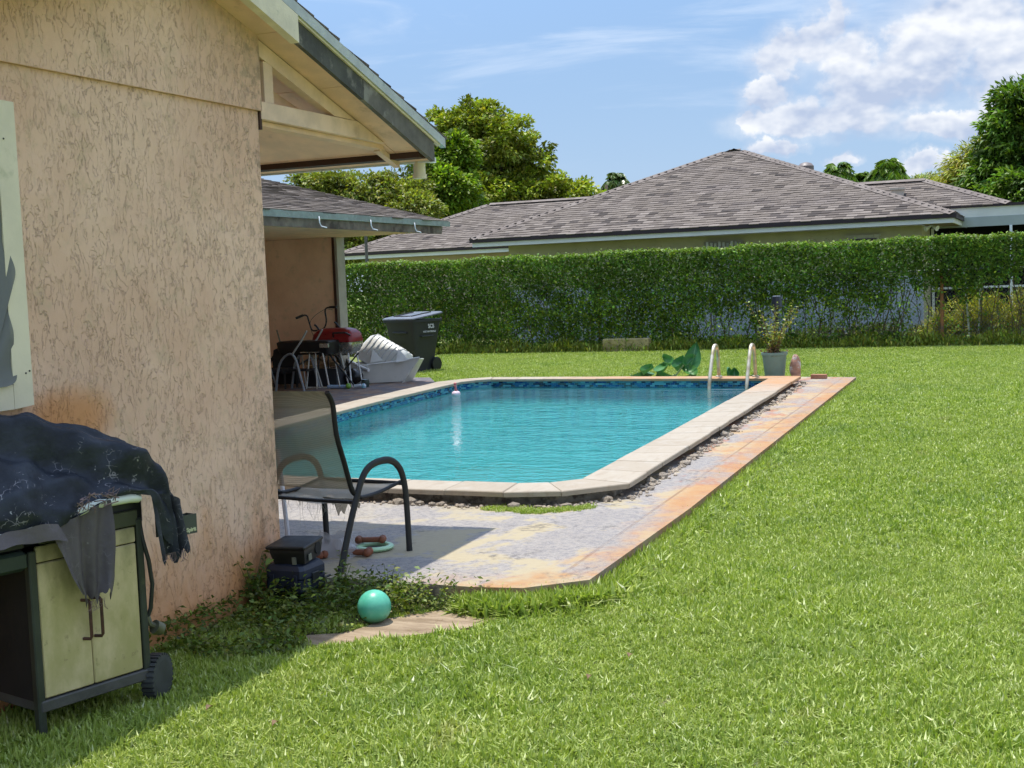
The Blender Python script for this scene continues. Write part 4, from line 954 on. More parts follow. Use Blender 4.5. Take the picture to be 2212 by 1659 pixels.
def tuft(nbl, rad, L, W, seed, spread=.6):
    rs = np.random.default_rng(seed); b_ = B()
    for _ in range(nbl):
        a = rs.uniform(0, 6.283); r = rad * math.sqrt(rs.random()); x, y = r * math.cos(a), r * math.sin(a)
        l = L * rs.uniform(.55, 1.15); w = W * rs.uniform(.7, 1.25); h = rs.uniform(0, 6.283); ln = abs(rs.normal(0, spread)); tw = h + 1.57 + rs.normal(0, .5)
        dx, dy = math.cos(h) * ln, math.sin(h) * ln; sx, sy = math.cos(tw) * w / 2, math.sin(tw) * w / 2; col = float(np.clip(rs.normal(.45, .26), 0, 1.0))
        p = [(x, y, -.004)]
        for k_, q in ((.5, .42), (1.0, 1.0)): p.append((x + dx * l * q ** 1.6 * .8, y + dy * l * q ** 1.6 * .8, l * (k_ / math.sqrt(1 + ln * ln * q))))
        b_.add([(p[0][0] - sx * .7, p[0][1] - sy * .7, p[0][2]), (p[0][0] + sx * .7, p[0][1] + sy * .7, p[0][2]), (p[1][0] + sx, p[1][1] + sy, p[1][2]), (p[1][0] - sx, p[1][1] - sy, p[1][2]), p[2]], [(0, 1, 2, 3), (3, 2, 4)], col=col)
    o = b_.build('tuft', M_GRASS, colors=True, recalc=False); COL.objects.unlink(o); return o
def scatter(name, P, S, protos, label=None, zrot=None, kind='stuff'):
    n = len(P); me = bpy.data.meshes.new(name); me.vertices.add(n); me.vertices.foreach_set('co', np.asarray(P, np.float32).ravel())
    a = me.attributes.new('rot', 'FLOAT_VECTOR', 'POINT'); r = np.zeros((n, 3), np.float32); r[:, 2] = RNG.uniform(0, 6.283, n); r[:, :2] = RNG.normal(0, .12, (n, 2)); a.data.foreach_set('vector', r.ravel())
    a = me.attributes.new('scl', 'FLOAT', 'POINT'); a.data.foreach_set('value', np.asarray(S, np.float32))
    a = me.attributes.new('pick', 'INT', 'POINT'); a.data.foreach_set('value', RNG.integers(0, len(protos), n).astype(np.int32))
    o = bpy.data.objects.new(name, me); COL.objects.link(o); me.materials.append(M_GRASS)
    ng = bpy.data.node_groups.new(name, 'GeometryNodeTree')
    ng.interface.new_socket('Geometry', in_out='INPUT', socket_type='NodeSocketGeometry'); ng.interface.new_socket('Geometry', in_out='OUTPUT', socket_type='NodeSocketGeometry')
    N_ = ng.nodes; L_ = ng.links; gi = N_.new('NodeGroupInput'); go = N_.new('NodeGroupOutput'); ip = N_.new('GeometryNodeInstanceOnPoints'); jn = N_.new('GeometryNodeJoinGeometry')
    for p in reversed(protos):
        oi = N_.new('GeometryNodeObjectInfo'); oi.inputs['Object'].default_value = p; oi.inputs['As Instance'].default_value = True; L_.new(oi.outputs['Geometry'], jn.inputs[0])
    def attr(nm, typ):
        q = N_.new('GeometryNodeInputNamedAttribute'); q.data_type = typ; q.inputs['Name'].default_value = nm; return q.outputs[0]
    L_.new(gi.outputs[0], ip.inputs['Points']); L_.new(jn.outputs[0], ip.inputs['Instance']); ip.inputs['Pick Instance'].default_value = True
    L_.new(attr('pick', 'INT'), ip.inputs['Instance Index']); L_.new(attr('rot', 'FLOAT_VECTOR'), ip.inputs['Rotation']); L_.new(attr('scl', 'FLOAT'), ip.inputs['Scale'])
    L_.new(ip.outputs[0], go.inputs[0]); md = o.modifiers.new('scatter', 'NODES'); md.node_group = ng
    return tag(o, label, kind=kind)
near = [tuft(26, .045, .036, .0062, 100 + k, 1.0) for k in range(7)]
far = [tuft(18, .085, .042, .0095, 200 + k, 1.1) for k in range(5)]
OUT_POOL = offset_poly(POOL_IN, .40)
CLEAR = [DECK_SOLID, OUT_POOL, [(-3.02, 4.62), (-2.88, 5.02), (-2.64, 5.29), (-2.34, 5.46), (-2.24, 5.24), (-2.34, 4.96), (-2.46, 4.82), (-2.68, 4.65), (-2.9, 4.5)], [(-3.8, 4.45), (-3.05, 4.56), (-2.8, 4.95), (-2.4, 5.40), (-2.4, 5.5), (-3.8, 5.5)], [(-12.4, 2), (-3.52, 2), (-3.52, 5.4), (-12.4, 5.4)]]
def lawn_points(x0, x1, ya, yb, dens, spare=.02):
    n = int((x1 - x0) * (yb - ya) * dens); X = RNG.uniform(x0, x1, n); Y = RNG.uniform(ya, yb, n)
    keep = np.ones(n, bool)
    for c_ in CLEAR: keep &= ~inpoly(X, Y, c_)
    keep &= ~((X < -4.2) & (Y < 7)) ; return X[keep], Y[keep]
X, Y = lawn_points(-4.0, 2.4, 1.6, 7.0, 1150)
S = RNG.uniform(.65, 1.35, len(X)) * (1 + .15 * np.sin(X * 3 + Y * 2))
S = np.where((X < -1.9) & (Y > 5.2), S * 1.25, S)
S = np.where((X < -2.9) & (Y < 4.4), S * 1.12, S)
scatter('lawn_grass', np.stack([X, Y, np.zeros(len(X))], 1), S, near)
X, Y = lawn_points(-4.0, 2.6, 7.0, 12.5, 620)
scatter('lawn_grass', np.stack([X, Y, np.zeros(len(X))], 1), RNG.uniform(.7, 1.1, len(X)), far)
X, Y = lawn_points(-12.5, 2.8, 12.5, 26.2, 300)
scatter('lawn_grass', np.stack([X, Y, np.zeros(len(X))], 1), RNG.uniform(.75, 1.15, len(X)), far)
X = RNG.uniform(-14, 4, 9000); Y = RNG.uniform(26.2, 29.8, 9000)
scatter('lawn_grass', np.stack([X, Y, np.zeros(len(X))], 1), RNG.uniform(.9, 1.6, len(X)), far)
# grass leaning over the deck edge, and blades along the near edge of the slab
ys = RNG.uniform(5.55, 17.3, 5200); xs_ = -2.03 - .0365 * (ys - 5.6) + np.abs(RNG.normal(.0, .045, 5200)) - .004
xf = RNG.uniform(-2.50, -2.02, 900); yf = 5.345 + np.clip((xf + 2.28) * 1.0, 0, .26) - np.abs(RNG.normal(0, .05, 900))
scatter('edge_grass', np.stack([np.r_[xs_, xf], np.r_[ys, yf], np.zeros(6100)], 1), np.r_[RNG.uniform(1.3, 2.5, 5200), RNG.uniform(1.4, 2.7, 900)], near)
# grass tuft grown through the gap by the coping corner
P = []
for _ in range(420):
    s_ = random.random(); P.append((-3.30 + s_ * .62 + random.gauss(0, .02), 7.27 + (max(0, s_ - .55) ** 1.2) * .55 + random.gauss(0, .035) - .05 * (s_ > .4), .098))
scatter('crack_grass', np.array(P), RNG.uniform(.35, .75, len(P)), near)
# small leafy weeds in the shade by the wall
n = 15000; X = RNG.uniform(-3.56, -2.35, n); Y = RNG.uniform(4.25, 5.37, n)
k = ~inpoly(X, Y, MUD) & (Y > 4.20 + .55 * np.clip(X + 3.2, 0, 2)) & (Y < 5.38 - 0 * X) & ~((X > -2.9) & (Y < 4.72 + (X + 2.9) * 1.2))
k &= (RNG.random(n) < .45 + .55 * np.sin(X * 9) * np.sin(Y * 8) + .3 * (Y > 4.9)); X, Y = X[k], Y[k]; n = len(X)
h = np.abs(RNG.normal(.035, .022, n)) * (1 + .9 * (Y > 5.0)) + .9 * np.clip(.07 - np.abs(X + 3.53), 0, .07)
P = np.stack([X, Y, h + .006], 1); D = np.stack([RNG.normal(0, 1, n), RNG.normal(0, 1, n), RNG.normal(.25, .35, n)], 1)
o = leaves('ground_weeds', P, D, RNG.uniform(.018, .040, n), RNG.uniform(.010, .022, n), shade(n, (.044, .074, .017), .34, .14, .03)); tag(o, kind='stuff')
X, Y = RNG.uniform(-3.55, -2.6, 900), RNG.uniform(4.2, 5.3, 900); k = ~inpoly(X, Y, MUD); scatter('shade_grass', np.stack([X[k], Y[k], np.zeros(k.sum())], 1), RNG.uniform(.5, .95, k.sum()), near)
def sprig(name, label, loc, n, h, colr, leafL=.035, leafW=.02, spread=.1, cat='weed', group=None):
    root = thing(name, label, cat, loc, group=group); st = B(); P = []; D = []
    for _ in range(n):
        a = random.uniform(0, 6.28); r = random.uniform(.2, 1) * spread; hh = h * random.uniform(.5, 1.1); pts = [(0, 0, 0), (r * .4 * math.cos(a), r * .4 * math.sin(a), hh * .6), (r * math.cos(a), r * math.sin(a), hh)]
        st.tube(pts, [.0022, .0018, .001], 4)
        for q in np.linspace(.25, 1, 6):
            p = V(pts[0]).lerp(V(pts[1]), q * 2) if q < .5 else V(pts[1]).lerp(V(pts[2]), q * 2 - 1); d = V((random.gauss(0, 1), random.gauss(0, 1), random.gauss(.1, .4))).normalized()
            P.append(p + d * leafL * .5); D.append(d)
    lc = leaves('leaf_cluster', np.array(P), np.array(D), leafL, leafW, shade(len(P), colr, .2, .1), M_LEAF, root); tag(lc, kind='stuff'); st.build('stem', mat('green_stem', (.09, .13, .03), .6), root)
sprig('weed', 'leafy weed against the foot of the wall left of the black cases', (-3.52, 5.02, 0), 12, .26, (.052, .088, .020), .045, .026, .10)
sprig('weed', 'weed sprawling in front of the navy case', (-3.36, 4.92, 0), 9, .15, (.050, .085, .020), .035, .020, .13)
sprig('weed', 'weed growing up beside the rear chair foot', (-3.20, 5.30, .0), 10, .22, (.046, .078, .018), .028, .016, .09)
sprig('weed', 'spread of small weeds under the slab edge right of the teal ball', (-2.66, 5.24, 0), 14, .14, (.062, .095, .024), .026, .014, .16)
sprig('weed', 'tall thin weed poking over the slab edge', (-2.95, 5.29, 0), 9, .19, (.035, .058, .015), .024, .013, .10)
# fallen leaves on the lawn
for k_, (x, y, lab) in enumerate(((-1.52, 4.62, 'curled brown leaf on the lawn right of the patio corner'), (-1.58, 4.32, 'second brown leaf lying nearer in the lawn'), (-2.43, 3.55, 'dry pale leaf fallen on the near lawn'), (-2.75, 3.62, 'brown dead leaf at the edge of the house shadow'))):
    b_ = B(); Lf = .035
    b_.grid(lambda u, v: (x + (u - .5) * Lf * 2 * math.sin(max(.05, v) * 3.0) * .35, y + (v - .5) * Lf, .052 + .010 * math.sin(v * 3) + .012 * abs(u - .5)), 4, 5)
    tag(b_.build('fallen_leaf', mat('dead_leaf', (.20, .12, .055), .8, .3, 20), smooth=True), lab, 'leaf')

# =================================================================== NEAR OBJECTS
# ---- gas grill
GR = math.atan2(.968, .25)      # the grill's long side direction
grill = thing('gas_grill', 'old gas grill on a cream two-door cabinet standing against the wall', 'grill', (-3.21, 3.319, 0), GR)
# local axes: x = along the front to the right, y = back towards the wall
M_GFRAME = mat('olive_black_frame', (.030, .036, .026), .5, .25, 9, .05, 80, dirt=((.085, .095, .050), 6, .58))
m, b, t = new_mat('stained_cream_door')
co = t.n('ShaderNodeTexCoord').outputs['Object']; n1 = t.noise(t.map(co, (1, 1, .5)), 5, 6, .65); n2 = t.noise(co, 26, 5, .7); zz = t.sep(co)[2]
c = t.mix(t.mr(n1, .36, .62), (.62, .51, .29), (.42, .36, .155)); c = t.mix(t.math('MULTIPLY', t.mr(t.math('ADD', zz, t.math('MULTIPLY', n1, .5)), .72, .95), .8), c, (.13, .125, .06))
c = t.mix(t.math('MULTIPLY', t.mr(n2, .60, .70), .5), c, (.22, .17, .08)); t.put(b.inputs['Base Color'], c); b.inputs['Roughness'].default_value = .42
M_DOOR = m
b_ = B(); b_.box(-.030, .000, -.012, .020, .0, .66, bev=.004); b_.build('leg', M_GFRAME, grill)
b_ = B(); b_.box(.408, .436, -.012, .020, .10, .70, bev=.004); b_.build('leg', M_GFRAME, grill)
b_ = B(); b_.box(-.030, .000, .34, .37, .0, .66, bev=.004); b_.build('leg', M_GFRAME, grill)
b_ = B(); b_.box(.408, .436, .34, .37, .06, .70, bev=.004); b_.build('leg', M_GFRAME, grill)
for k_, (xa, xb) in enumerate(((.002, .1975), (.2005, .405))):
    d = B().box(xa, xb, -.006, .008, .142, .612, bev=.004).build('door', M_DOOR, grill)
    hx = .176 if k_ == 0 else .222; dx = .0
    b_ = B(); b_.tube([(hx - .012, -.006, .452), (hx, -.030, .452), (hx + .002, -.036, .445), (hx + .002, -.036, .322), (hx, -.030, .314), (hx - .012, -.006, .314)], .0060, 8); b_.build('handle', mat('rusty_handle', (.075, .030, .018), .7, .4, 40), d, smooth='auto')
b_ = B(); b_.box(.002, .405, -.006, .008, .616, .672, bev=.003); b_.build('door_header', M_DOOR, grill)
b_ = B(); b_.box(-.02, .43, -.016, .37, .098, .138, bev=.004); b_.build('bottom_shelf', mat('grey_base_rail', (.075, .072, .065), .6, .2, 12, .2, 90), grill)
b_ = B(); b_.box(-.024, -.018, .02, .35, .135, .64); b_.box(.424, .430, .02, .35, .135, .69); b_.box(-.02, .425, .352, .36, .135, .66); b_.build('side_panel', mat('rusted_black_panel', (.018, .012, .010), .85, .4, 8, .1, 50), grill)
b_ = B(); b_.box(-.06, .46, .010, .38, .672, .800, bev=.012); b_.build('firebox', M_BLACK, grill)
b_ = B(); b_.box(.02, .42, -.008, .009, .676, .735, bev=.004); b_.build('control_panel', mat('olive_panel', (.05, .055, .03), .5, .2, 9), grill)
b_ = B(); b_.tube([(-.20, -.045, .728), (-.02, -.047, .745), (.23, -.052, .788), (.36, -.050, .787), (.40, -.040, .781), (.418, -.01, .775)], .0165, 12); b_.build('front_rail', mat('pale_green_tube', (.62, .66, .56), .4, .06, 9), grill, smooth='auto')
b_ = B(); b_.box(-.42, -.032, -.020, .33, .600, .668, bev=.012); b_.build('side_shelf', mat('dark_green_plastic', (.022, .035, .028), .45, .15, 7), grill)
b_ = B(); b_.box(-.42, -.032, .00, .31, .670, .720, bev=.006); b_.build('shelf_tray', M_BLACK, grill)
b_ = B(); b_.box(-.40, -.37, .0, .03, .0, .60); b_.build('leg', M_GFRAME, grill)
b_ = B(); b_.lathe([(.55, .60)], 3) if 0 else b_.prism_xz([(-.03, .86), (.02, .96), (.10, .985), (.28, .93), (.40, .86), (.42, .80), (-.05, .80)], .10, .30); b_.build('lid', M_BLACK, grill)
wl = bpy.data.objects.new('wheel', None); COL.objects.link(wl); wl.parent = grill; wl.location = (.482, .02, .086); wl.scale = (1.08, 1.08, 1.08); wl.rotation_euler = (0, 0, R(-62))
b_ = B()
NS = 28
for k_ in range(NS):
    a0 = 2 * math.pi * k_ / NS; a1 = a0 + 2 * math.pi / NS * .62
    b_.loft([[(-.022, r * math.cos(a), r * math.sin(a)) for r, a in ((.074, a0), (.083, a0), (.083, a1), (.074, a1))], [(.022, r * math.cos(a), r * math.sin(a)) for r, a in ((.074, a0), (.083, a0), (.083, a1), (.074, a1))]])
b_.lathe([(.060, -.024), (.075, -.022), (.076, .022), (.060, .024)], 32, axis='X'); b_.build('tyre', mat('dusty_black_plastic', (.045, .047, .044), .6, .2, 12, .1, 90), wl)
b_ = B(); b_.lathe([(.062, -.015), (.060, .019), (.030, .014), (.028, .024), (.004, .025)], 32, axis='X')
for k_ in range(8):
    a = k_ * math.pi / 4; b_.lathe([(.006, .013), (.006, .0205)], 8, (0, .047 * math.cos(a), .047 * math.sin(a)), axis='X')
b_.build('rim', MATS['dusty_black_plastic'], wl, smooth='auto')
wl2 = copy_tree(wl, grill); wl2.location = (.482, .33, .086)
b_ = B(); b_.tube([(.428, .0, .70), (.432, -.01, .62), (.446, -.02, .54), (.456, -.02, .45), (.450, -.01, .36), (.440, .0, .325)], .008, 8); b_.build('hose', M_BLACK, grill, smooth='auto')
b_ = B(); b_.tube([(.440, 0, .328), (.446, -.005, .300), (.47, -.008, .285)], .011, 8); b_.tube([(.462, -.008, .287), (.492, -.008, .270)], [.026, .024], 12); b_.build('regulator', mat('tarnished_brass', (.12, .12, .075), .5, .3, 20, metal=.3), grill, smooth='auto')
cad = bpy.data.objects.new('condiment_caddy', None); COL.objects.link(cad); cad.parent = grill; cad.location = (.590, .018, .603)
M_CAD = mat('grey_olive_plastic', (.060, .068, .056), .5, .1, 8)
b_ = B(); b_.box(0, .088, -.034, -.030, 0, .074); b_.box(0, .088, .026, .030, 0, .070); b_.box(0, .004, -.030, .026, 0, .072); b_.box(.084, .088, -.030, .026, 0, .072); b_.box(0, .088, -.03, .026, 0, .005); b_.build('bin', M_CAD, cad)
b_ = B(); b_.prism_xz([(-.05, .0), (.050, .0), (.050, .085), (.044, .108), (.030, .118), (-.05, .118)], .031, .037); b_.build('backplate', M_CAD, cad)
b_ = B(); b_.box(-.04, .026, .028, .0308, .078, .110); b_.build('badge', mat('dull_green_badge', (.07, .10, .05), .4), cad)
lettering('Spirit', .021, Matrix(((1, 0, 0, .060), (0, 0, -1, -.0346), (0, 1, 0, .016), (0, 0, 0, 1))), mat('yellowed_lettering', (.62, .62, .38), .5), cad, bold=.0008)
# ---- the torn cover over the grill (its own thing)
M_COVER_m, b, t = new_mat('torn_black_cover')
co = t.n('ShaderNodeTexCoord').outputs['Object']
n1 = t.noise(co, 9, 5, .6); vor = t.n('ShaderNodeTexVoronoi', {'Vector': t.n('ShaderNodeVectorMath', {0: co, 1: t.n('ShaderNodeVectorMath', {0: t.n('ShaderNodeTexNoise', {'Vector': co, 'Scale': 22.0}).outputs[1], 3: .05}, operation='SCALE').outputs[0]}, operation='ADD').outputs[0], 'Scale': 30.0}, feature='DISTANCE_TO_EDGE').outputs['Distance']
ly, lz = t.sep(co)[1], t.sep(co)[2]
c = t.mix(t.mr(n1, .35, .65), (.009, .012, .019), (.026, .032, .044))
zone = t.math('MULTIPLY', t.mr(t.noise(co, 4.2, 4, .6), .40, .58), t.mr(ly, .17, .08))
zone = t.math('MULTIPLY', zone, t.mr(lz, 1.04, .98))
crack = t.math('MULTIPLY', t.mr(vor, .045, .012), t.mr(t.noise(co, 17, 5, .65), .53, .62))
c = t.mix(t.math('MULTIPLY', t.math('MULTIPLY', crack, zone), .6), c, (.36, .34, .36))
speck = t.mr(t.noise(co, 75, 2, .5), .70, .76); c = t.mix(t.math('MULTIPLY', speck, t.math('MULTIPLY', zone, .8)), c, (.5, .5, .5))
att = t.n('ShaderNodeAttribute', attribute_name='Col').outputs['Fac']       # 1 where the dusty lining shows
c = t.mix(att, c, t.mix(n1, (.075, .062, .066), (.175, .145, .145)))
t.put(b.inputs['Base Color'], c); b.inputs['Roughness'].default_value = .55; b.inputs['Specular IOR Level'].default_value = .35
t.put(b.inputs['Normal'], t.bump(t.noise(co, 20, 5, .55), .6, .010))
cover = thing('grill_cover', 'tattered black fabric cover draped over the gas grill', 'grill cover', (-3.21, 3.319, 0), GR)
def cov(u, v):
    """u along the grill, v from the front hem (0) over the lid (.5) to the rear hem (1)"""
    x = -.46 + u * 1.062
    top = np.interp(x, [-.46, -.30, -.08, .03, .13, .22, .30, .38, .47, .53, .58, .62, .64], [.86, .98, 1.09, 1.118, 1.10, 1.055, 1.035, 1.02, .985, .93, .85, .74, .60])
    hem = np.interp(x, [-.46, -.04, .02, .255, .262, .40, .44, .50, .56, .60, .64], [.735, .735, .72, .80, .805, .800, .785, .62, .54, .53, .55])
    fr = np.interp(x, [-.46, .42, .50, .60, .64], [-.062, -.066, -.05, .0, .03])
    if v < .12: q = v / .12; y = fr; z = hem + (np.interp(x, [-.46, 0, .42, .5, .6, .64], [.79, .80, .815, .80, .72, .60]) - hem) * q
    elif v < .5: q = (v - .12) / .38; z0 = np.interp(x, [-.46, 0, .42, .5, .6, .64], [.79, .80, .815, .80, .72, .60]); y = fr + (.18 - fr) * q; z = z0 + (top - z0) * math.sin(q * math.pi / 2) ** 1.1
    else: q = (v - .5) / .5; y = .18 + .23 * min(1, q * 1.5); z = top - (top - .70) * max(0, q - .15) ** 1.3
    wr = .010 * math.sin(x * 13 + v * 11 + math.sin(v * 9)) + .006 * math.sin(x * 27 - v * 19 + 2 * math.sin(x * 5)) + .002 * math.sin(x * 61 + v * 43)
    fold = .046 * math.exp(-((v - .36 - .35 * (.1 - x)) / .050) ** 2) * (x < .62)       # the long doubled fold running down to the right
    fold -= .022 * math.exp(-((v - .265 - .35 * (.1 - x)) / .030) ** 2); fold += .016 * math.exp(-((v - .47 - .22 * (.1 - x)) / .02) ** 2) + .013 * math.exp(-((v - .18 - .12 * x) / .022) ** 2)
    if x > .42: wr += .016 * math.sin(x * 60 + v * 3) * min(1, (x - .42) * 8)
    k = .4 if v < .12 else 1
    return (x + .008 * math.sin(v * 25), y - (wr + fold) * (1.0 if v < .3 else .5), z + (wr + fold) * k)
b_ = B(); b_.grid(cov, 110, 70); o = b_.build('cover_sheet', M_COVER_m, cover, smooth=True, recalc=False)
a = o.data.color_attributes.new('Col', 'FLOAT_COLOR', 'POINT'); a.data.foreach_set('color', np.zeros(len(o.data.vertices) * 4, np.float32))
def flap(name, f, nu, nv, lining):
    b_ = B(); b_.grid(f, nu, nv, col=lining); b_.build(name, M_COVER_m, cover, smooth=True, colors=True, recalc=False)
def front_flap(u, v):      # the big torn corner hanging over the left door
    xa = np.interp(v, [0, .12, .35, .7, 1], [.012, .028, .050, .085, .125]); xb = np.interp(v, [0, .15, .5, .8, 1], [.263, .263, .262, .258, .238])
    x = xa + (xb - xa) * u; zb = .472 + .012 * math.sin(u * 40) + .018 * math.sin(u * 17 + 1) - .022 * math.exp(-((u - .35) / .2) ** 2); z = .800 * (1 - v) + zb * v - (.065 * (1 - u)) * (1 - v)
    y = -.070 - .018 * math.sin(u * 7 + v * 2) * (.3 + v) - .010 * math.sin(u * 19 + v * 5)
    return (x, y, z)
flap('torn_flap', front_flap, 30, 26, .78)
flap('torn_flap', lambda u, v: (-.30 + .345 * u + .03 * v, -.078 - .012 * math.sin(u * 9) - .01 * v, .752 - .006 * math.sin(u * 6) - v * (.030 + .035 * u) + .003 * math.sin(u * 17)), 26, 6, .85)
flap('torn_flap', lambda u, v: (.445 + u * .085 + .02 * v, -.052 - .022 * math.sin(u * 6 + 1) * (.4 + v), .79 - .012 * u - v * (.25 + .02 * math.sin(u * 23))), 14, 18, .05)
flap('torn_flap', lambda u, v: (.535 + u * .060 + .020 * v, -.040 + .03 * math.sin(u * 5 + 2) * (.4 + v), .775 - .03 * u - v * (.235 - .06 * u + .02 * math.sin(u * 31))), 12, 18, .10)
b_ = B()
for _ in range(34):
    x0 = random.uniform(.14, .215) if random.random() < .6 else random.uniform(.47, .58); z0 = .452 if x0 < .3 else .555; q = random.uniform(.008, .035)
    b_.tube([(x0, -.085, z0 + .01), (x0 + random.gauss(0, .006), -.086, z0 - q * .6), (x0 + random.gauss(0, .012), -.085, z0 - q)], .0009, 3)
for _ in range(26):
    x0 = random.uniform(.12, .25); z0 = random.uniform(.78, .84); b_.tube([(x0, -.085, z0), (x0 + random.gauss(0, .02), -.10, z0 + random.gauss(0, .01)), (x0 + random.gauss(.01, .02), -.093, z0 - random.uniform(0, .03))], .0022, 4)
tag(b_.build('frayed_threads', mat('frayed_thread', (.22, .15, .14), .9, .3, 30), cover), kind='stuff')

# ---- patio chair
CH = math.atan2(.9916, .1291) - math.pi / 2
chair = thing('patio_chair', 'black metal patio chair with a torn grey mesh sling behind the wall corner', 'chair', (-3.274, 5.425, .10), CH)
# local: x to the right (right side frame at x = 0, left side at x = -.56), y forward
M_CFR = mat('black_powder_coat', (.010, .010, .010), .62, .3, 12, .05, 150, dirt=((.06, .05, .035), 18, .66))
m, b, t = new_mat('mesh_sling')
co = t.n('ShaderNodeTexCoord').outputs['Object']; x, y, z = t.sep(co)
def weave(s_): return t.math('MULTIPLY', t.math('ADD', t.math('SINE', t.math('MULTIPLY', s_, 900.0)), 1.0), .5)
wv_ = t.math('MAXIMUM', weave(x), weave(t.math('ADD', z, y)))
t.put(b.inputs['Base Color'], t.mix(t.noise(co, 8, 4), (.27, .24, .18), (.36, .325, .25))); b.inputs['Roughness'].default_value = .7
t.put(b.inputs['Alpha'], t.mr(wv_, .45, .75, .66, .93)); M_SLING = m
W_ = .56
side = [(-.014, 0), (.09, .243), (.152, .363), (.197, .446), (.25, .496), (.328, .517), (.448, .515), (.531, .465), (.569, .381), (.582, .267), (.588, 0)]
back = [(.20, .352), (.150, .375), (.128, .40), (.107, .46), (.07, .571), (.027, .681), (.017, .762), (.012, .842), (-.008, .885), (-.031, .910)]
seat = [(.20, .352), (.258, .348), (.37, .352), (.487, .368), (.56, .378)]
def fr_tube(name, pts, x, r, n=10, parent=None): b_ = B(); b_.tube([(x, yy, zz) for yy, zz in pts], r, n, flat=.75); return b_.build(name, M_CFR, parent or chair, smooth='auto')
def smooth_pts(p, k=3):
    for _ in range(k):
        q = [p[0]]
        for a_, c_ in zip(p, p[1:]): q += [tuple(a_[i] * .75 + c_[i] * .25 for i in range(len(a_))), tuple(a_[i] * .25 + c_[i] * .75 for i in range(len(a_)))]
        p = q + [p[-1]]
    return p
for x in (0.0, -W_):
    fr_tube('arm_and_legs', smooth_pts(side, 2), x, .019); fr_tube('back_rail', smooth_pts(back, 2), x + (-.012 if x == 0 else .012), .0155); fr_tube('seat_rail', smooth_pts(seat, 1), x + (-.018 if x == 0 else .018), .0125)
b_ = B(); b_.tube([(0, .15, .335), (-W_ / 2, .16, .33), (-W_, .15, .335)], .0125, 8, flat=.8); b_.build('crossbar', M_CFR, chair, smooth='auto')
b_ = B(); b_.tube([(0, .545, .372), (-W_, .545, .372)], .011, 8); b_.build('crossbar', M_CFR, chair, smooth='auto')
b_ = B(); b_.tube([(-.01, .02, .835), (-W_ / 3, .035, .826), (-W_ * 2 / 3, .035, .826), (-W_ + .01, .02, .835)], .006, 8); b_.build('crossbar', mat('rust_brown_bar', (.05, .018, .014), .6), chair, smooth='auto')
def sling_back(u, v):
    k = v * (len(back) - 1 - 2) + 2; i = min(int(k), len(back) - 2); f_ = k - i; yy = back[i][0] * (1 - f_) + back[i + 1][0] * f_; zz = back[i][1] * (1 - f_) + back[i + 1][1] * f_
    s_ = math.sin(u * math.pi); return (-.018 - u * (W_ - .036), yy - .012 - .022 * s_, zz + .006)
b_ = B(); b_.grid(sling_back, 10, 16); b_.build('backrest', M_SLING, chair, smooth=True, recalc=False)
def sling_seat(u, v):
    yy = .17 + v * .37; zz = np.interp(yy, [.15, .37, .56], [.360, .353, .379]); s_ = math.sin(u * math.pi); return (-.02 - u * (W_ - .04), yy, zz - .030 * s_ * (1 - .5 * v) - (.018 * (u > .08) * (v < .5)))
b_ = B(); b_.grid(sling_seat, 12, 12); b_.build('seat', M_SLING, chair, smooth=True, recalc=False)
b_ = B(); b_.grid(lambda u, v: (-.03 - u * .22, .18 + .04 * v + .01 * math.sin(u * 9), .345 - v * (.075 + .02 * math.sin(u * 31) + .02 * math.sin(u * 13)) * (.4 + .6 * math.sin(u * 3.14))), 24, 5, col=.5); b_.build('torn_sling_edge', M_SLING, chair, smooth=True, recalc=False)
b_ = B()
for _ in range(55):
    x0 = -random.uniform(.02, .54); z0 = .335 if x0 > -.27 else .34; q = random.uniform(.04, .18) * (1.0 if random.random() < .3 else .45)
    b_.tube([(x0, .18, z0), (x0 + random.gauss(0, .01), .18, z0 - q * .5), (x0 + random.gauss(0, .02), .18, z0 - q)], .0007, 3)
b_.build('loose_threads', mat('pale_thread', (.45, .42, .36), .9), chair)
b_ = B(); b_.lathe([(.016, -.002), (.017, .018)], 10, (-.0, .588, 0)); b_.lathe([(.016, -.002), (.017, .018)], 10, (-W_, .588, 0)); b_.build('foot_cap', M_BLACK, chair)
# ---- white leaning pole beyond the chair
p_ = B().tube([(-4.02, 6.10, .10), (-4.085, 6.14, .62)], .013, 8).build('pole', mat('white_enamel_tube', (.62, .62, .66), .35, .08, 12), smooth='auto'); tag(p_, 'thin white pole leaning behind the chair at the wall corner', 'pole')
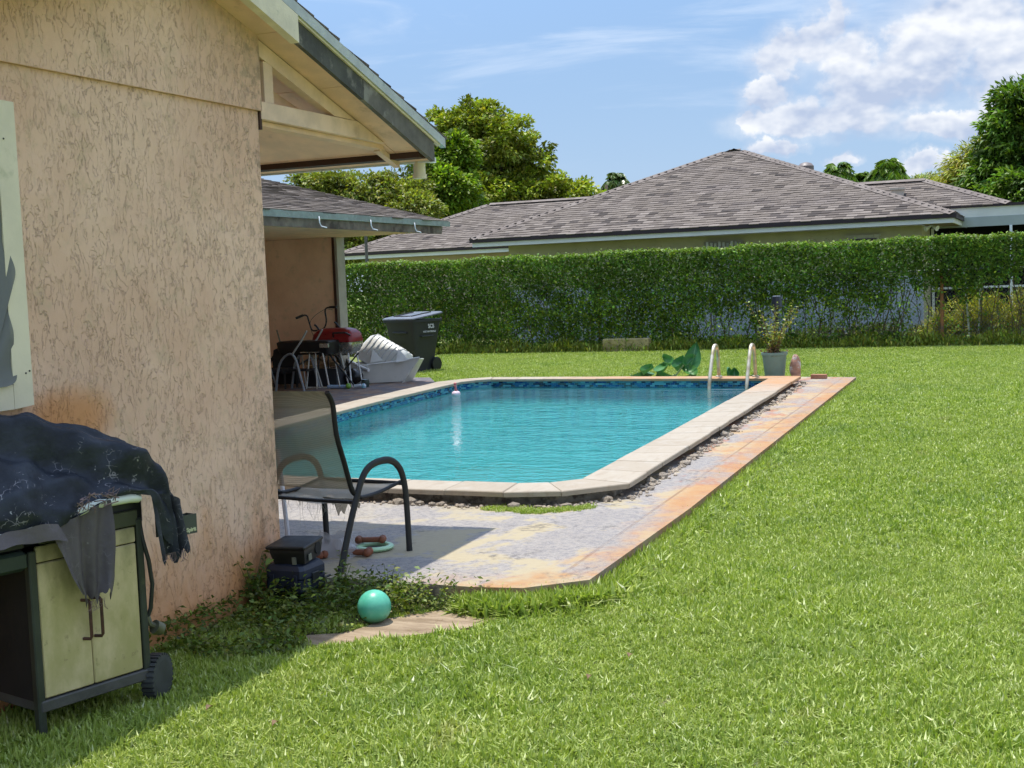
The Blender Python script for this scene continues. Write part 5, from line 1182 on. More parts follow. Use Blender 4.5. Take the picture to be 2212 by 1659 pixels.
# ---- stacked plastic cases
def case(name, label, cx0, cy0, z0, w, d, h, material, taper=.0, extra=None):
    root = thing(name, label, 'tool case', (cx0, cy0, z0)); mid = h * .55
    def rect(i, z): 
        a, c_ = w / 2 - i, d / 2 - i; k = .018; return [(-a + k, -c_, z), (a - k, -c_, z), (a, -c_ + k, z), (a, c_ - k, z), (a - k, c_, z), (-a + k, c_, z), (-a, c_ - k, z), (-a, -c_ + k, z)]
    b_ = B(); b_.loft([rect(.026, 0), rect(.006, .02), rect(0, .03), rect(0, mid - .006), rect(.005, mid - .004)]); b_.build('case_base', material, root)
    b_ = B(); b_.loft([rect(.005, mid - .002), rect(0, mid + .002), rect(0, h - .035), rect(.012, h - .014), rect(.034, h)]); b_.build('case_lid', material, root)
    b_ = B(); b_.box(w / 2 - .001, w / 2 + .009, -.03, .03, mid - .03, mid + .02, bev=.003); b_.build('latch', M_BLACK, root)
    b_ = B(); b_.tube([(w / 2, .05, mid - .03), (w / 2 + .022, .05, mid - .02), (w / 2 + .022, .10, mid - .02), (w / 2, .10, mid - .03)], .006, 6); b_.build('handle', M_BLACK, root, smooth='auto')
    for q in (-.3, .3):
        b_ = B(); b_.box(w * q - .012, w * q + .012, -d / 2 - .005, -d / 2 + .002, mid - .03, mid + .02, bev=.002); b_.build('latch', material, root)
    return root
M_NAVY = mat('navy_plastic', (.014, .020, .038), .5, .15, 8, .05, 120); M_BLK2 = mat('scuffed_black_plastic', (.012, .012, .012), .45, .25, 12, .05, 120)
case('tool_case', 'lower navy plastic case half sunk in the weeds', -3.375, 5.175, -.03, .205, .20, .085, M_NAVY)
case('tool_case', 'navy plastic case in the middle of the stack by the wall corner', -3.385, 5.185, .057, .215, .215, .165, M_NAVY)
tb = thing('meter_box', 'black plastic box with a round hole on top of the navy case', 'box', (-3.378, 5.175, .222), R(5)); tb.rotation_euler = (R(4), R(-1), R(5))
b_ = B(); b_.loft([[(-.07, -.075, 0), (.09, -.075, 0), (.09, .09, 0), (-.07, .09, 0)], [(-.085, -.085, .055), (.098, -.085, .055), (.098, .105, .055), (-.085, .105, .055)], [(-.085, -.085, .07), (.098, -.085, .07), (.098, .105, .07), (-.085, .105, .07)]]); b_.build('box_body', M_BLK2, tb)
b_ = B(); b_.box(-.105, .104, -.092, .115, .071, .088, bev=.005); b_.build('box_lid', M_BLK2, tb)
b_ = B(); b_.lathe([(.030, .0975), (.030, .1005), (.024, .1008)], 18, (0, .055, .045), axis='X'); b_.build('port', M_DARK, tb)
b_ = B(); b_.box(.03, .05, -.088, -.080, .0, .035); b_.box(.0985, .102, -.05, -.02, .01, .04); b_.build('clip', mat('grey_clip', (.16, .16, .12), .5), tb)
# ---- ball
m, b, t = new_mat('teal_rubber')
co = t.n('ShaderNodeTexCoord').outputs['Object']
c = t.mix(t.mr(t.noise(co, 14, 4, .6), .35, .7), (.075, .42, .28), (.13, .52, .36)); c = t.mix(t.mr(t.noise(co, 60, 5, .8), .66, .74), c, (.10, .16, .08))
c = t.mix(t.mr(t.sep(co)[2], -.02, -.07), c, t.mix(t.noise(co, 30, 3), (.09, .30, .16), (.16, .26, .10)))
t.put(b.inputs['Base Color'], c); b.inputs['Roughness'].default_value = .36; b.inputs['Subsurface Weight'].default_value = .0
b_ = B(); nn = 24; b_.lathe([(max(.0005, .0755 * math.sin(math.pi * i / nn)), -.0755 * math.cos(math.pi * i / nn)) for i in range(nn + 1)], 40)
ball = b_.build('ball', m, smooth=True); ball.location = (-2.826, 4.95, .083); tag(ball, 'shiny teal rubber ball on the tan slab edge below the patio', 'ball')
# ---- things under the chair
m, b, t = new_mat('translucent_bag'); b.inputs['Base Color'].default_value = (.62, .62, .64, 1); b.inputs['Roughness'].default_value = .3; b.inputs['Alpha'].default_value = .42
bag = thing('plastic_bag', 'crumpled see-through plastic bag under the patio chair', 'bag', (-3.56, 5.83, .10))
b_ = B(); b_.grid(lambda u, v: (.17 * math.cos(u * 6.283) * (1 - .55 * v) * (1 + .15 * math.sin(u * 31 + v * 7)), .09 * math.sin(u * 6.283) * (1 - .55 * v) * (1 + .2 * math.sin(u * 23)), v * (.11 + .02 * math.sin(u * 12.566)) + .006 * math.sin(u * 37.7) * v), 40, 9); b_.build('bag_film', m, bag, smooth=False, recalc=False)
M_BONE = mat('chewed_brown_rubber', (.22, .075, .035), .6, .3, 20, .2, 80)
def bone(label, loc, rz, L=.13, r=.019):
    b_ = B(); b_.tube([(-L / 2, 0, r), (-L / 4, 0, r), (L / 4, 0, r), (L / 2, 0, r)], [r * .95, r * .8, r * .8, r * .95], 10)
    for sx in (-1, 1):
        for sy in (-1, 1): b_.lathe([(.002, -r * 1.1), (r * .8, -r * .8), (r * 1.1, 0), (r * .8, r * .8), (.002, r * 1.1)], 10, (sx * (L / 2), sy * r * .8, r * 1.1))
    o = b_.build('dog_bone', M_BONE, smooth=True); o.location = loc; o.rotation_euler = (0, 0, rz); tag(o, label, 'dog toy')
bone('brown rubber bone lying across the pale green ring', (-3.44, 6.02, .128), R(20)); bone('brown rubber bone nearest the chair leg', (-3.42, 5.82, .10), R(10), .14, .021)
bone('dark chewed bone half inside the plastic bag', (-3.62, 5.74, .10), R(-25), .13, .02)
b_ = B(); b_.grid(lambda u, v: ((.085 + .020 * math.cos(v * 6.283)) * math.cos(u * 6.283), (.085 + .020 * math.cos(v * 6.283)) * math.sin(u * 6.283), .016 + .013 * math.sin(v * 6.283)), 40, 10)
o = b_.build('toy_ring', mat('mint_plastic', (.42, .66, .40), .4), smooth=True); o.location = (-3.40, 5.99, .10); tag(o, 'mint green toy ring on the patio beside the bones', 'toy')
# =================================================================== POOLSIDE OBJECTS
lad = thing('pool_ladder', 'curved metal pool ladder rails at the far right corner of the pool', 'ladder', (-3.81, 16.1, 0))
m, b, t = new_mat('tarnished_steel')
co = t.n('ShaderNodeTexCoord').outputs['Object']
t.put(b.inputs['Base Color'], t.mix(t.mr(t.noise(co, 9, 4), .4, .65), (.72, .62, .45), (.48, .38, .23))); b.inputs['Metallic'].default_value = .7; b.inputs['Roughness'].default_value = .36
M_STEEL = m
for x in (-.24, .24):
    pts = smooth_pts([(x, -.26, -.75), (x, -.26, -.1), (x, -.25, .12), (x, -.10, .40), (x, .03, .60), (x, .12, .625), (x, .22, .60), (x, .265, .40), (x, .28, .195)], 2)
    b_ = B(); b_.tube(pts, .0235, 12); b_.build('rail', M_STEEL, lad, smooth='auto')
    b_ = B(); b_.lathe([(.045, .201), (.043, .212), (.025, .222)], 16, (x, .28, 0)); b_.build('flange', M_STEEL, lad, smooth='auto')
for z in (.03, -.22, -.47):
    b_ = B(); b_.box(-.22, .22, -.31, -.22, z, z + .022, bev=.005); b_.build('step', M_WHITE, lad, smooth='auto')
# potted shrub
pot = thing('potted_shrub', 'sage green plastic pot with a straggly shrub at the pool corner', 'potted plant', (-3.41, 16.82, .10))
b_ = B(); b_.lathe([(.118, 0), (.122, .01), (.158, .345), (.172, .350), (.172, .385), (.160, .385), (.150, .33), (.0, .33)], 32, cap0=True, cap1=False); b_.build('pot', mat('sage_plastic', (.20, .285, .235), .5, .08, 5, .05, 60, dirt=((.30, .29, .22), 5, .6)), pot, smooth='auto')
b_ = B(); b_.lathe([(.001, .345), (.155, .335)], 20); b_.build('soil', mat('potting_soil', (.05, .035, .025), .95), pot)
st = B(); P = []; D = []; 
for k_ in range(17):
    a = random.uniform(0, 6.28); sp_ = random.uniform(.10, .36); hh = random.uniform(.30, .72); pts = [V((random.gauss(0, .03), random.gauss(0, .03), .33)), V((math.cos(a) * sp_ * .4, math.sin(a) * sp_ * .4, .33 + hh * .5)), V((math.cos(a) * sp_, math.sin(a) * sp_, .33 + hh))]
    st.tube(pts, [.007, .004, .002], 5)
    for q in np.linspace(.15, 1, 14):
        p = pts[0].lerp(pts[1], q * 2) if q < .5 else pts[1].lerp(pts[2], q * 2 - 1)
        for _ in range(2):
            d = V((random.gauss(0, 1), random.gauss(0, 1), random.gauss(.25, .5))).normalized(); P.append(p + d * .03); D.append(d)
leaves('foliage', np.array(P), np.array(D), RNG.uniform(.035, .065, len(P)), .026, shade(len(P), (.085, .115, .034), .35, .15, .08), M_LEAF, pot); st.build('stem', mat('reddish_stem', (.16, .085, .04), .8), pot)
P = RNG.normal(0, .07, (150, 3)) + np.array([0, 0, .37]); P[:, 2] = .34 + np.abs(RNG.normal(.03, .03, 150)); leaves('dry_leaves', P, RNG.normal(0, 1, (150, 3)), .05, .03, shade(150, (.08, .05, .045), .3, .1), M_LEAF, pot)
# solar lamp on a post behind it
lamp = thing('solar_lamp', 'black solar lamp on a thin post rising from behind the pot', 'lamp', (-3.52, 17.6, 0))
b_ = B(); b_.tube([(0, 0, -.05), (0, 0, 1.06)], .022, 8); b_.build('post', M_BLACK, lamp, smooth='auto')
b_ = B(); b_.lathe([(.05, 1.03), (.078, 1.06), (.064, 1.20), (.055, 1.205)], 8); b_.build('lamp_body', mat('smoked_plastic', (.018, .020, .030), .3), lamp)
b_ = B(); b_.lathe([(.050, 1.206), (.048, 1.211)], 8); b_.build('lamp_cap', M_GALV, lamp)
# pale rock, brick
b_ = B(); b_.grid(lambda u, v: ((.072 * math.sin(max(.01, min(.99, v)) * math.pi) ** .45 + .006 * math.sin(u * 19 + v * 9)) * math.cos(u * 6.283), (.06 * math.sin(max(.01, min(.99, v)) * math.pi) ** .45 + .006 * math.sin(u * 13 + v * 17)) * math.sin(u * 6.283), v * .36), 24, 18)
o = b_.build('rock', mat('pink_white_rock', (.46, .25, .17), .9, .25, 12, .8, 30, dirt=((.66, .60, .54), 11, .50)), smooth=True); o.location = (-3.13, 16.78, .095); tag(o, 'upright pinkish white stone beside the green pot', 'stone')
b_ = B(); b_.box(-.10, .10, -.048, .048, 0, .058, bev=.004); o = b_.build('brick', mat('red_brick', (.36, .17, .10), .9, .15, 9, .4, 60)); o.location = (-2.90, 17.2, .101); o.rotation_euler = (0, 0, R(-6)); tag(o, 'single red brick lying at the far end of the patio strip', 'brick')
# cut elephant-ear leaves
def big_leaf(me_name, L, W_, cup):
    b_ = B()
    def f(u, v):
        w = W_ * (math.sin(min(1, v * 1.02) * math.pi) ** .75) * (1.15 - .55 * v) * (1 + .03 * math.sin(v * 40)); x = (u - .5) * w; rib = .012 * math.cos(v * 38 - abs(u - .5) * 14) * abs(u - .5)
        return (x, v * L, cup * (4 * (u - .5) ** 2) * W_ * .5 + rib - .18 * L * v * v)
    b_.grid(f, 10, 14); o = b_.build(me_name, MATS['ear_leaf'], smooth=True, recalc=False); me = o.data; bpy.data.objects.remove(o); return me
m, b, t = new_mat('ear_leaf'); co = t.n('ShaderNodeTexCoord').outputs['Object']; x, y, z = t.sep(co)
vein = t.mr(t.math('ABSOLUTE', t.math('SINE', t.math('MULTIPLY', t.math('ADD', y, t.math('MULTIPLY', t.math('ABSOLUTE', x), -.7)), 52))), .10, .02)
mid = t.mr(t.math('ABSOLUTE', x), .008, .003); r_ = t.n('ShaderNodeObjectInfo').outputs['Random']
c = t.mix(r_, (.040, .165, .045), (.11, .30, .055)); c = t.mix(t.math('MAXIMUM', t.math('MULTIPLY', vein, .35), t.math('MULTIPLY', mid, .7)), c, (.16, .32, .14))
t.put(b.inputs['Base Color'], c); b.inputs['Roughness'].default_value = .38
tr = t.n('ShaderNodeBsdfTranslucent', {'Color': c}); mx = t.n('ShaderNodeMixShader', {0: .18, 1: b.outputs[0], 2: tr.outputs[0]}); t.put(m.node_tree.nodes['Material Output'].inputs[0], mx.outputs[0])
LM = [big_leaf('leaf', .30, .24, .5), big_leaf('leaf', .26, .22, .9), big_leaf('leaf', .38, .22, .35)]
def heap(name, label, base, items):
    root = thing(name, label, 'plant', base)
    for k_, (x, y, z, rx, ry, rz, s, q) in enumerate(items):
        instance('leaf', LM[q], root, Matrix.Translation((x, y, z)) @ Matrix.Rotation(R(rz), 4, 'Z') @ Matrix.Rotation(R(ry), 4, 'Y') @ Matrix.Rotation(R(rx), 4, 'X') @ Matrix.Diagonal((s, s, s, 1)))
    return root
hp = heap('elephant_ear_plant', 'heap of large cut green leaves lying behind the far coping', (-4.83, 16.80, 0),
     [(-.64, 0, .08, 12, 0, 100, 1.0, 0), (-.48, -.04, .13, -8, 20, 10, .95, 0), (-.50, -.10, .09, 20, -22, -50, 1.0, 1), (-.30, -.02, .16, 18, 18, 40, 1.0, 0), (-.22, -.10, .08, -14, 0, -80, 1.1, 1), (-.12, .02, .20, 30, -18, 0, 1.05, 0), (-.36, -.05, .20, 35, 8, -30, .8, 1),
      (.02, -.07, .14, 14, 22, 60, 1.0, 0), (.10, .02, .24, 48, 0, -25, .95, 1), (.20, -.08, .12, -12, -24, -40, 1.05, 0), (.26, .05, .22, 82, 14, 12, 1.15, 2), (.36, -.03, .16, 40, -16, 60, 1.0, 0), (.24, -.04, .32, 62, 30, -30, .75, 1), (-.02, .08, .30, 50, -10, 50, .8, 1), (.44, -.06, .07, 10, 8, -70, .9, 1), (-.75, -.04, .06, 16, 12, 60, .8, 1), (.06, -.10, .06, -10, 10, 20, .9, 1)])
b_ = B()
for k_ in range(14):
    x0 = random.uniform(-.2, .5); b_.tube([(x0, random.gauss(0, .05), .03), (x0 + random.gauss(.1, .1), random.gauss(0, .05), random.uniform(.06, .24))], .009, 6)
b_.tube([(-.02, -.06, .06), (.10, -.04, .20), (.20, -.02, .33)], .012, 6); b_.build('stalk', mat('pale_green_stalk', (.22, .33, .13), .5), hp, smooth='auto')
hp = heap('elephant_ear_plant', 'smaller heap of wilted leaves and cut stalks between the ladder rails', (-3.98, 16.95, 0), [(.0, 0, .10, 70, 0, 10, .7, 1), (.05, -.05, .05, 30, 0, -60, .8, 0), (-.1, .0, .16, 80, 20, 60, .5, 1), (.35, 0, .06, 60, 10, 70, .5, 1), (.28, .05, .12, 60, -20, -30, .45, 1)])
b_ = B()
for k_ in range(22):
    x0 = random.uniform(-.55, .45); y0_ = random.gauss(0, .06); a = random.gauss(0, .4); l = random.uniform(.1, .32); b_.tube([(x0, y0_, random.uniform(.03, .12)), (x0 + l * math.cos(a), y0_ + l * math.sin(a) * .4, random.uniform(.02, .14))], random.uniform(.005, .013), 5)
b_.build('stalk', mat('cut_stalks', (.24, .26, .12), .7, .4, 9, dirt=((.10, .05, .04), 9, .5)), hp, smooth='auto')
# floating toy
fl_ = thing('pool_float', 'small pink and white floating toy in the far left corner of the pool', 'pool toy', (-7.22, 15.05, .088)); fl_.scale = (.85, .85, .9)
b_ = B(); b_.lathe([(.005, -.03), (.055, -.02), (.072, .015), (.060, .05), (.03, .065), (.004, .068)], 20); b_.build('float_body', mat('pinkish_white_vinyl', (.75, .58, .62), .35), fl_, smooth=True)
b_ = B(); b_.tube([(0, 0, .06), (-.005, 0, .11), (-.012, 0, .15)], [.026, .018, .022], 10); b_.lathe([(.002, .145), (.022, .155), (.022, .18), (.002, .19)], 10, (-.01, 0, 0)); b_.build('neck', mat('coral_vinyl', (.62, .17, .17), .4), fl_, smooth=True)

# =================================================================== CLUTTER ON THE COVERED PATIO
PX, PY = -10.0, 16.3
# red charcoal grill with rectangular lid
rg = thing('charcoal_grill', 'red lidded charcoal grill with black and chrome body on thin legs', 'grill', (-9.80, 16.45, .10))
M_RED = mat('red_enamel', (.23, .010, .014), .32, .15, 6, dirt=((.14, .01, .012), 5, .6)); M_CHROME = mat('grubby_chrome', (.42, .42, .38), .25, .2, 9, metal=.8, dirt=((.20, .19, .12), 6, .5))
def rbox_ring(hx, hy, z, r, n=5):
    out = []
    for (sx, sy, a0) in ((1, 1, 0), (-1, 1, 90), (-1, -1, 180), (1, -1, 270)):
        for k_ in range(n + 1):
            a = R(a0 + 90 * k_ / n); out.append((sx * (hx - r) + r * math.cos(a), sy * (hy - r) + r * math.sin(a), z))
    return out
b_ = B(); b_.loft([rbox_ring(.34, .20, .66, .06), rbox_ring(.34, .20, .70, .06), rbox_ring(.325, .19, .78, .07), rbox_ring(.28, .15, .84, .09), rbox_ring(.20, .09, .865, .08)]); b_.build('lid', M_RED, rg, smooth='auto')
b_ = B(); b_.loft([rbox_ring(.20, .12, .46, .06), rbox_ring(.30, .18, .52, .07), rbox_ring(.338, .198, .60, .06), rbox_ring(.338, .198, .655, .06)]); b_.build('bowl', M_CHROME, rg, smooth='auto')
b_ = B(); b_.tube([(.05, -.20, .74), (.09, -.27, .80), (.30, -.27, .80), (.33, -.19, .76)], .013, 8); b_.build('handle', M_BLACK, rg, smooth='auto')
b_ = B(); b_.tube([(-.23, -.10, .82), (-.27, -.13, .90), (-.30, -.14, .925)], .014, 8); b_.tube([(.02, .05, .86), (-.03, .03, .93), (-.055, .03, .95)], .014, 8); b_.build('vent_lever', M_BLACK, rg, smooth='auto')
for sx, sy in ((-1, -1), (1, -1), (-1, 1), (1, 1)):
    b_ = B(); b_.tube([(sx * .24, sy * .12, .52), (sx * .30, sy * .16, 0)], .011, 8); b_.build('leg', M_WHITE if sx > 0 else M_BLACK, rg, smooth='auto')
# black folding grill / table with crossed white legs
bt = thing('folding_grill', 'black box shaped grill on white crossed tube legs in front of the red one', 'grill', (-10.10, 16.15, .10))
b_ = B(); b_.loft([rbox_ring(.40, .17, .50, .03), rbox_ring(.44, .20, .58, .04), rbox_ring(.45, .21, .68, .04), rbox_ring(.42, .19, .70, .04)]); b_.build('firebox', M_BLK2, bt, smooth='auto')
b_ = B(); b_.box(.30, .455, -.225, -.205, .60, .66, bev=.004); b_.build('end_panel', M_CHROME, bt)
b_ = B(); b_.box(-.02, .30, -.24, -.205, .53, .545); b_.build('tray_edge', M_CHROME, bt)
for (xa, xb, y_) in ((.10, .03, -.17), (.20, .21, -.17), (.32, .42, -.17), (.42, .56, .15), (-.06, .10, .15), (-.24, -.18, .15)):
    b_ = B(); b_.tube([(xa, y_, .52), (xb, y_ - .02, .0)], .011, 8); b_.build('leg', mat('off_white_tube', (.55, .55, .50), .45, .12, 12), bt, smooth='auto')
b_ = B(); b_.tube([(.03, -.19, .02), (.46, -.19, .02)], .009, 6); b_.tube([(.32, .15, .45), (.60, -.2, .03)], .009, 6); b_.build('brace', MATS['off_white_tube'], bt, smooth='auto')
b_ = B(); b_.tube([(.30, .0, .52), (.75, .0, .0)], .014, 8); b_.tube([(.75, .12, .50), (.50, .12, .25)], .012, 8); b_.build('strut', M_BLACK, bt, smooth='auto')
# bicycle leaning behind: handlebar, stem, fork, wheels, frame
bk = thing('bicycle', 'small bicycle with tall swept black handlebars leaning among the grills', 'bicycle', (-10.25, 16.72, .10))
hb = [(-.35, -.12, 1.02), (-.23, .0, 1.08), (-.21, .02, .97), (-.175, .02, .84), (-.12, .0, .815), (-.02, .0, .83), (.05, .0, .84), (.10, .0, .90), (.115, .0, 1.0), (.09, .0, 1.12), (.14, -.02, 1.17), (.34, -.06, 1.17)]
b_ = B(); b_.tube(smooth_pts(hb, 2), .0125, 8); b_.build('handlebar', M_BLACK, bk, smooth='auto')
for a_, c_ in (((-.35, -.12, 1.02), (-.27, -.04, 1.06)), ((.20, -.03, 1.17), (.34, -.06, 1.17))):
    b_ = B(); b_.tube([a_, c_], .019, 8); b_.build('grip', M_BLACK, bk, smooth='auto')
b_ = B(); b_.tube([(.17, -.05, 1.15), (.27, -.07, 1.13)], .006, 5); b_.build('brake_lever', M_CHROME, bk)
b_ = B(); b_.tube(smooth_pts([(.11, -.03, 1.14), (-.05, -.06, 1.06), (-.17, -.06, .93), (-.10, -.02, .70)], 2), .0035, 5); b_.build('cable', M_BLACK, bk)
b_ = B(); b_.tube([(-.01, 0, .83), (.02, 0, .66)], .022, 8); b_.build('stem', M_CHROME, bk, smooth='auto')
b_ = B(); b_.tube([(.02, 0, .68), (.04, 0, .52), (-.45, .05, .30)], .018, 8); b_.tube([(.03, 0, .60), (-.40, .05, .55), (-.45, .05, .30)], .016, 8); b_.build('frame', mat('grey_frame_paint', (.20, .22, .24), .4), bk, smooth='auto')
b_ = B(); b_.tube([(.03, 0, .55), (.10, -.04, .26)], .014, 8); b_.build('fork', M_CHROME, bk, smooth='auto')
for wx in (.10, -.72):
    w_ = bpy.data.objects.new('wheel', None); COL.objects.link(w_); w_.parent = bk; w_.location = (wx, .0, .255)
    b_ = B(); b_.grid(lambda u, v: ((.23 + .022 * math.cos(v * 6.283)) * math.cos(u * 6.283), .022 * math.sin(v * 6.283), (.23 + .022 * math.cos(v * 6.283)) * math.sin(u * 6.283)), 32, 8); b_.build('tyre', M_BLACK, w_, smooth=True)
    b_ = B()
    for k_ in range(14):
        a = k_ * math.pi / 7; b_.tube([(0, 0, 0), (.21 * math.cos(a), 0, .21 * math.sin(a))], .0025, 3)
    b_.lathe([(.02, -.03), (.02, .03)], 10, axis='Y'); b_.build('rim', M_CHROME, w_)
# grey arched chair standing nearest the wall corner
ac = thing('folding_chair', 'grey tube chair frame with a tall arched side at the left of the clutter', 'chair', (-10.13, 15.6, .10))
for yy in (0, .42):
    b_ = B(); b_.tube(smooth_pts([(-.23, yy, 0), (-.18, yy, .30), (-.11, yy, .46), (.03, yy, .55), (.12, yy, .50), (.17, yy, .32), (.25, yy, 0)], 2), .021, 8, flat=.8); b_.build('arm_and_legs', mat('grey_tube', (.20, .215, .23), .45, .12, 12), ac, smooth='auto')
    b_ = B(); b_.tube([(.08, yy, .53), (.24, yy, .72), (.34, yy, .86)], .016, 8, flat=.8); b_.build('back_rail', mat('pale_grey_tube', (.36, .36, .33), .45, .12, 12), ac, smooth='auto')
b_ = B(); b_.grid(lambda u, v: (-.20 + .42 * u, .02 + .38 * v, .30 - .03 * math.sin(v * 3.14)), 4, 6); b_.build('seat', mat('dark_sling', (.022, .026, .032), .7), ac, recalc=False)
b_ = B(); b_.tube([(-.52, .1, .62), (-.36, .1, .30), (-.28, .1, .05)], .013, 6); b_.build('stretcher', MATS['grey_tube'], ac, smooth='auto')
# dark sling chair back and broom behind it
dc = thing('lounge_chair', 'dark padded chair back half hidden by the corner of the house', 'chair', (-10.62, 16.3, .10))
b_ = B(); b_.loft([rbox_ring(.22, .03, .05, .02), rbox_ring(.23, .035, .40, .03), rbox_ring(.20, .03, .56, .02), rbox_ring(.10, .02, .60, .02)]); b_.build('backrest', mat('charcoal_cushion', (.022, .024, .028), .8), dc, smooth='auto')
b_ = B(); b_.box(-.22, .22, -.40, -.02, .22, .30, bev=.02); b_.build('seat', MATS['charcoal_cushion'], dc, smooth='auto')
for sx in (-.2, .2):
    for sy in (-.36, -.04):
        b_ = B(); b_.tube([(sx, sy, .0), (sx, sy, .24)], .014, 6); b_.build('leg', M_BLACK, dc)
br = B().tube([(-10.95, 16.6, .95), (-10.72, 16.45, .45), (-10.62, 16.4, .12)], .012, 6).build('broom_handle', mat('faded_green_pole', (.16, .20, .16), .6), smooth=True); br.name = 'broom'; tag(br, 'thin greenish pole leaning by the house corner', 'pole')
# crate of firewood
ct = thing('crate', 'black crate holding split firewood under the grills', 'crate', (-10.10, 16.60, .10))
b_ = B(); b_.box(-.26, .26, -.17, -.155, 0, .26); b_.box(-.26, .26, .155, .17, 0, .26); b_.box(-.26, -.245, -.154, .154, 0, .26); b_.box(.245, .26, -.154, .154, 0, .26); b_.box(-.244, .244, -.154, .154, 0, .012); b_.build('crate_body', mat('charcoal_plastic', (.030, .034, .040), .6), ct)
M_LOG = mat('split_wood', (.36, .24, .13), .85, .3, 7, .3, 50)
for k_, (dx, dy, dz, rz, l) in enumerate(((-.12, 0, .28, 12, .42), (.02, .04, .31, -18, .40), (-.10, -.05, .35, 30, .40), (.06, .0, .24, 5, .45), (-.16, .05, .40, -25, .34))):
    b_ = B(); b_.loft([[(-l / 2, -.03, -.02), (-l / 2, .035, -.015), (-l / 2, 0, .035)], [(l / 2, -.028, -.02), (l / 2, .03, -.02), (l / 2, .004, .03)]]); o = b_.build('firewood', M_LOG); o.location = (-10.10 + dx, 16.60 + dy, .10 + dz); o.rotation_euler = (R(20 * k_), R(-8 + 4 * k_), R(rz))
    tag(o, ('lowest split log in the black crate', 'split log crossing the middle of the black crate', 'split log leaning up to the right in the crate', 'split log at the right end of the crate', 'topmost split log on the crate pile')[k_], 'firewood', 'logs in the black crate')
# dark bin bag / box under the grill
b_ = B(); b_.grid(lambda u, v: ((.15 * math.sin(v * 3.1) ** .6 + .01 * math.sin(u * 31)) * math.cos(u * 6.283), (.12 * math.sin(v * 3.1) ** .6 + .01 * math.sin(u * 23)) * math.sin(u * 6.283), v * .24), 20, 10); o = b_.build('garbage_bag', mat('black_film', (.012, .013, .016), .35), smooth=True, recalc=False); o.location = (-9.72, 16.72, .10); tag(o, 'small black garbage bag on the patio behind the white legs', 'bag')
# laundry sink tub tipped over, ribs outward
sk = thing('laundry_tub', 'upturned white ribbed plastic tub leaning on its front apron', 'tub', (-9.45, 17.25, .10), 0)
M_TUB = mat('aged_white_plastic', (.62, .62, .58), .38, .06, 4, .03, 60, dirt=((.48, .46, .38), 4, .62))
Tt = Matrix.Translation((0, .12, .40)) @ Matrix.Rotation(R(-24), 4, 'X') @ Matrix.Rotation(R(27), 4, 'Y')
b_ = B(); b_.M = Tt; b_.loft([rbox_ring(.40, .25, -.30, .09), rbox_ring(.395, .245, -.05, .10), rbox_ring(.375, .225, .10, .11), rbox_ring(.33, .18, .165, .11), rbox_ring(.25, .11, .185, .09)]); b_.build('basin', M_TUB, sk, smooth='auto')
for k_ in range(7):
    x = -.27 + k_ * .09
    b_ = B(); b_.M = Tt; b_.tube([(x, -.25, -.18), (x, -.245, .02), (x, -.215, .13), (x, -.14, .178), (x, .12, .182), (x, .20, .12)], .0095, 6); b_.build('rib', mat('rib_shadow_plastic', (.47, .47, .46), .45), sk, smooth='auto')
for k_ in range(3):
    b_ = B(); b_.M = Tt; y_ = -.12 + k_ * .11; b_.tube([(-.30, y_, .180), (.31, y_, .180)], .008, 6); b_.build('rib', MATS['rib_shadow_plastic'], sk, smooth='auto')
b_ = B(); ap = [(-.40, -.42, .0), (.44, -.30, .03), (.70, -.15, .36), (-.10, -.28, .27), (-.60, -.05, .28)]
def slab(pts, th, name, material, parent):
    pts = [V(p) for p in pts]; nn_ = (pts[1] - pts[0]).cross(pts[2] - pts[0]).normalized() * th; b_ = B(); n = len(pts)
    b_.add([p for p in pts] + [p + nn_ for p in pts], [tuple(range(n)), tuple(range(2 * n - 1, n - 1, -1))] + [(i, (i + 1) % n, n + (i + 1) % n, n + i) for i in range(n)]); return b_.build(name, material, parent)
slab([(-.38, -.44, .0), (.43, -.30, .02), (.68, -.20, .36), (-.10, -.36, .27)], -.012, 'apron', M_TUB, sk)
slab([(-.38, -.44, .0), (-.10, -.36, .27), (-.12, .0, .33), (-.62, -.10, .30)], -.012, 'apron', M_TUB, sk)
slab([(.43, -.30, .0), (.68, -.20, .36), (.60, .10, .34), (.42, .05, .02)], -.012, 'apron', M_TUB, sk)
b_ = B(); b_.tube([(-.11, -.39, .285), (.30, -.32, .318), (.70, -.225, .375)], .014, 8, flat=.7); b_.build('rim', M_WHITE, sk, smooth='auto')
for x0 in (-.08, .36):
    slab([(x0, -.33, .30), (x0 + .20, -.29, .33), (x0 - .06, -.12, .50)], .012, 'bracket', M_TUB, sk)
b_ = B(); b_.tube([(-.52, -.22, .34), (-.30, -.33, .27), (-.06, -.42, .20)], .024, 10); b_.tube([(-.31, -.325, .272), (-.28, -.34, .262)], .031, 10); b_.build('drain_pipe', M_WHITE, sk, smooth='auto')
slab([(-.72, -.05, .36), (-.66, -.05, .40), (-.26, -.46, .0), (-.31, -.46, .0)], .012, 'edge_strip', M_BLACK, sk)
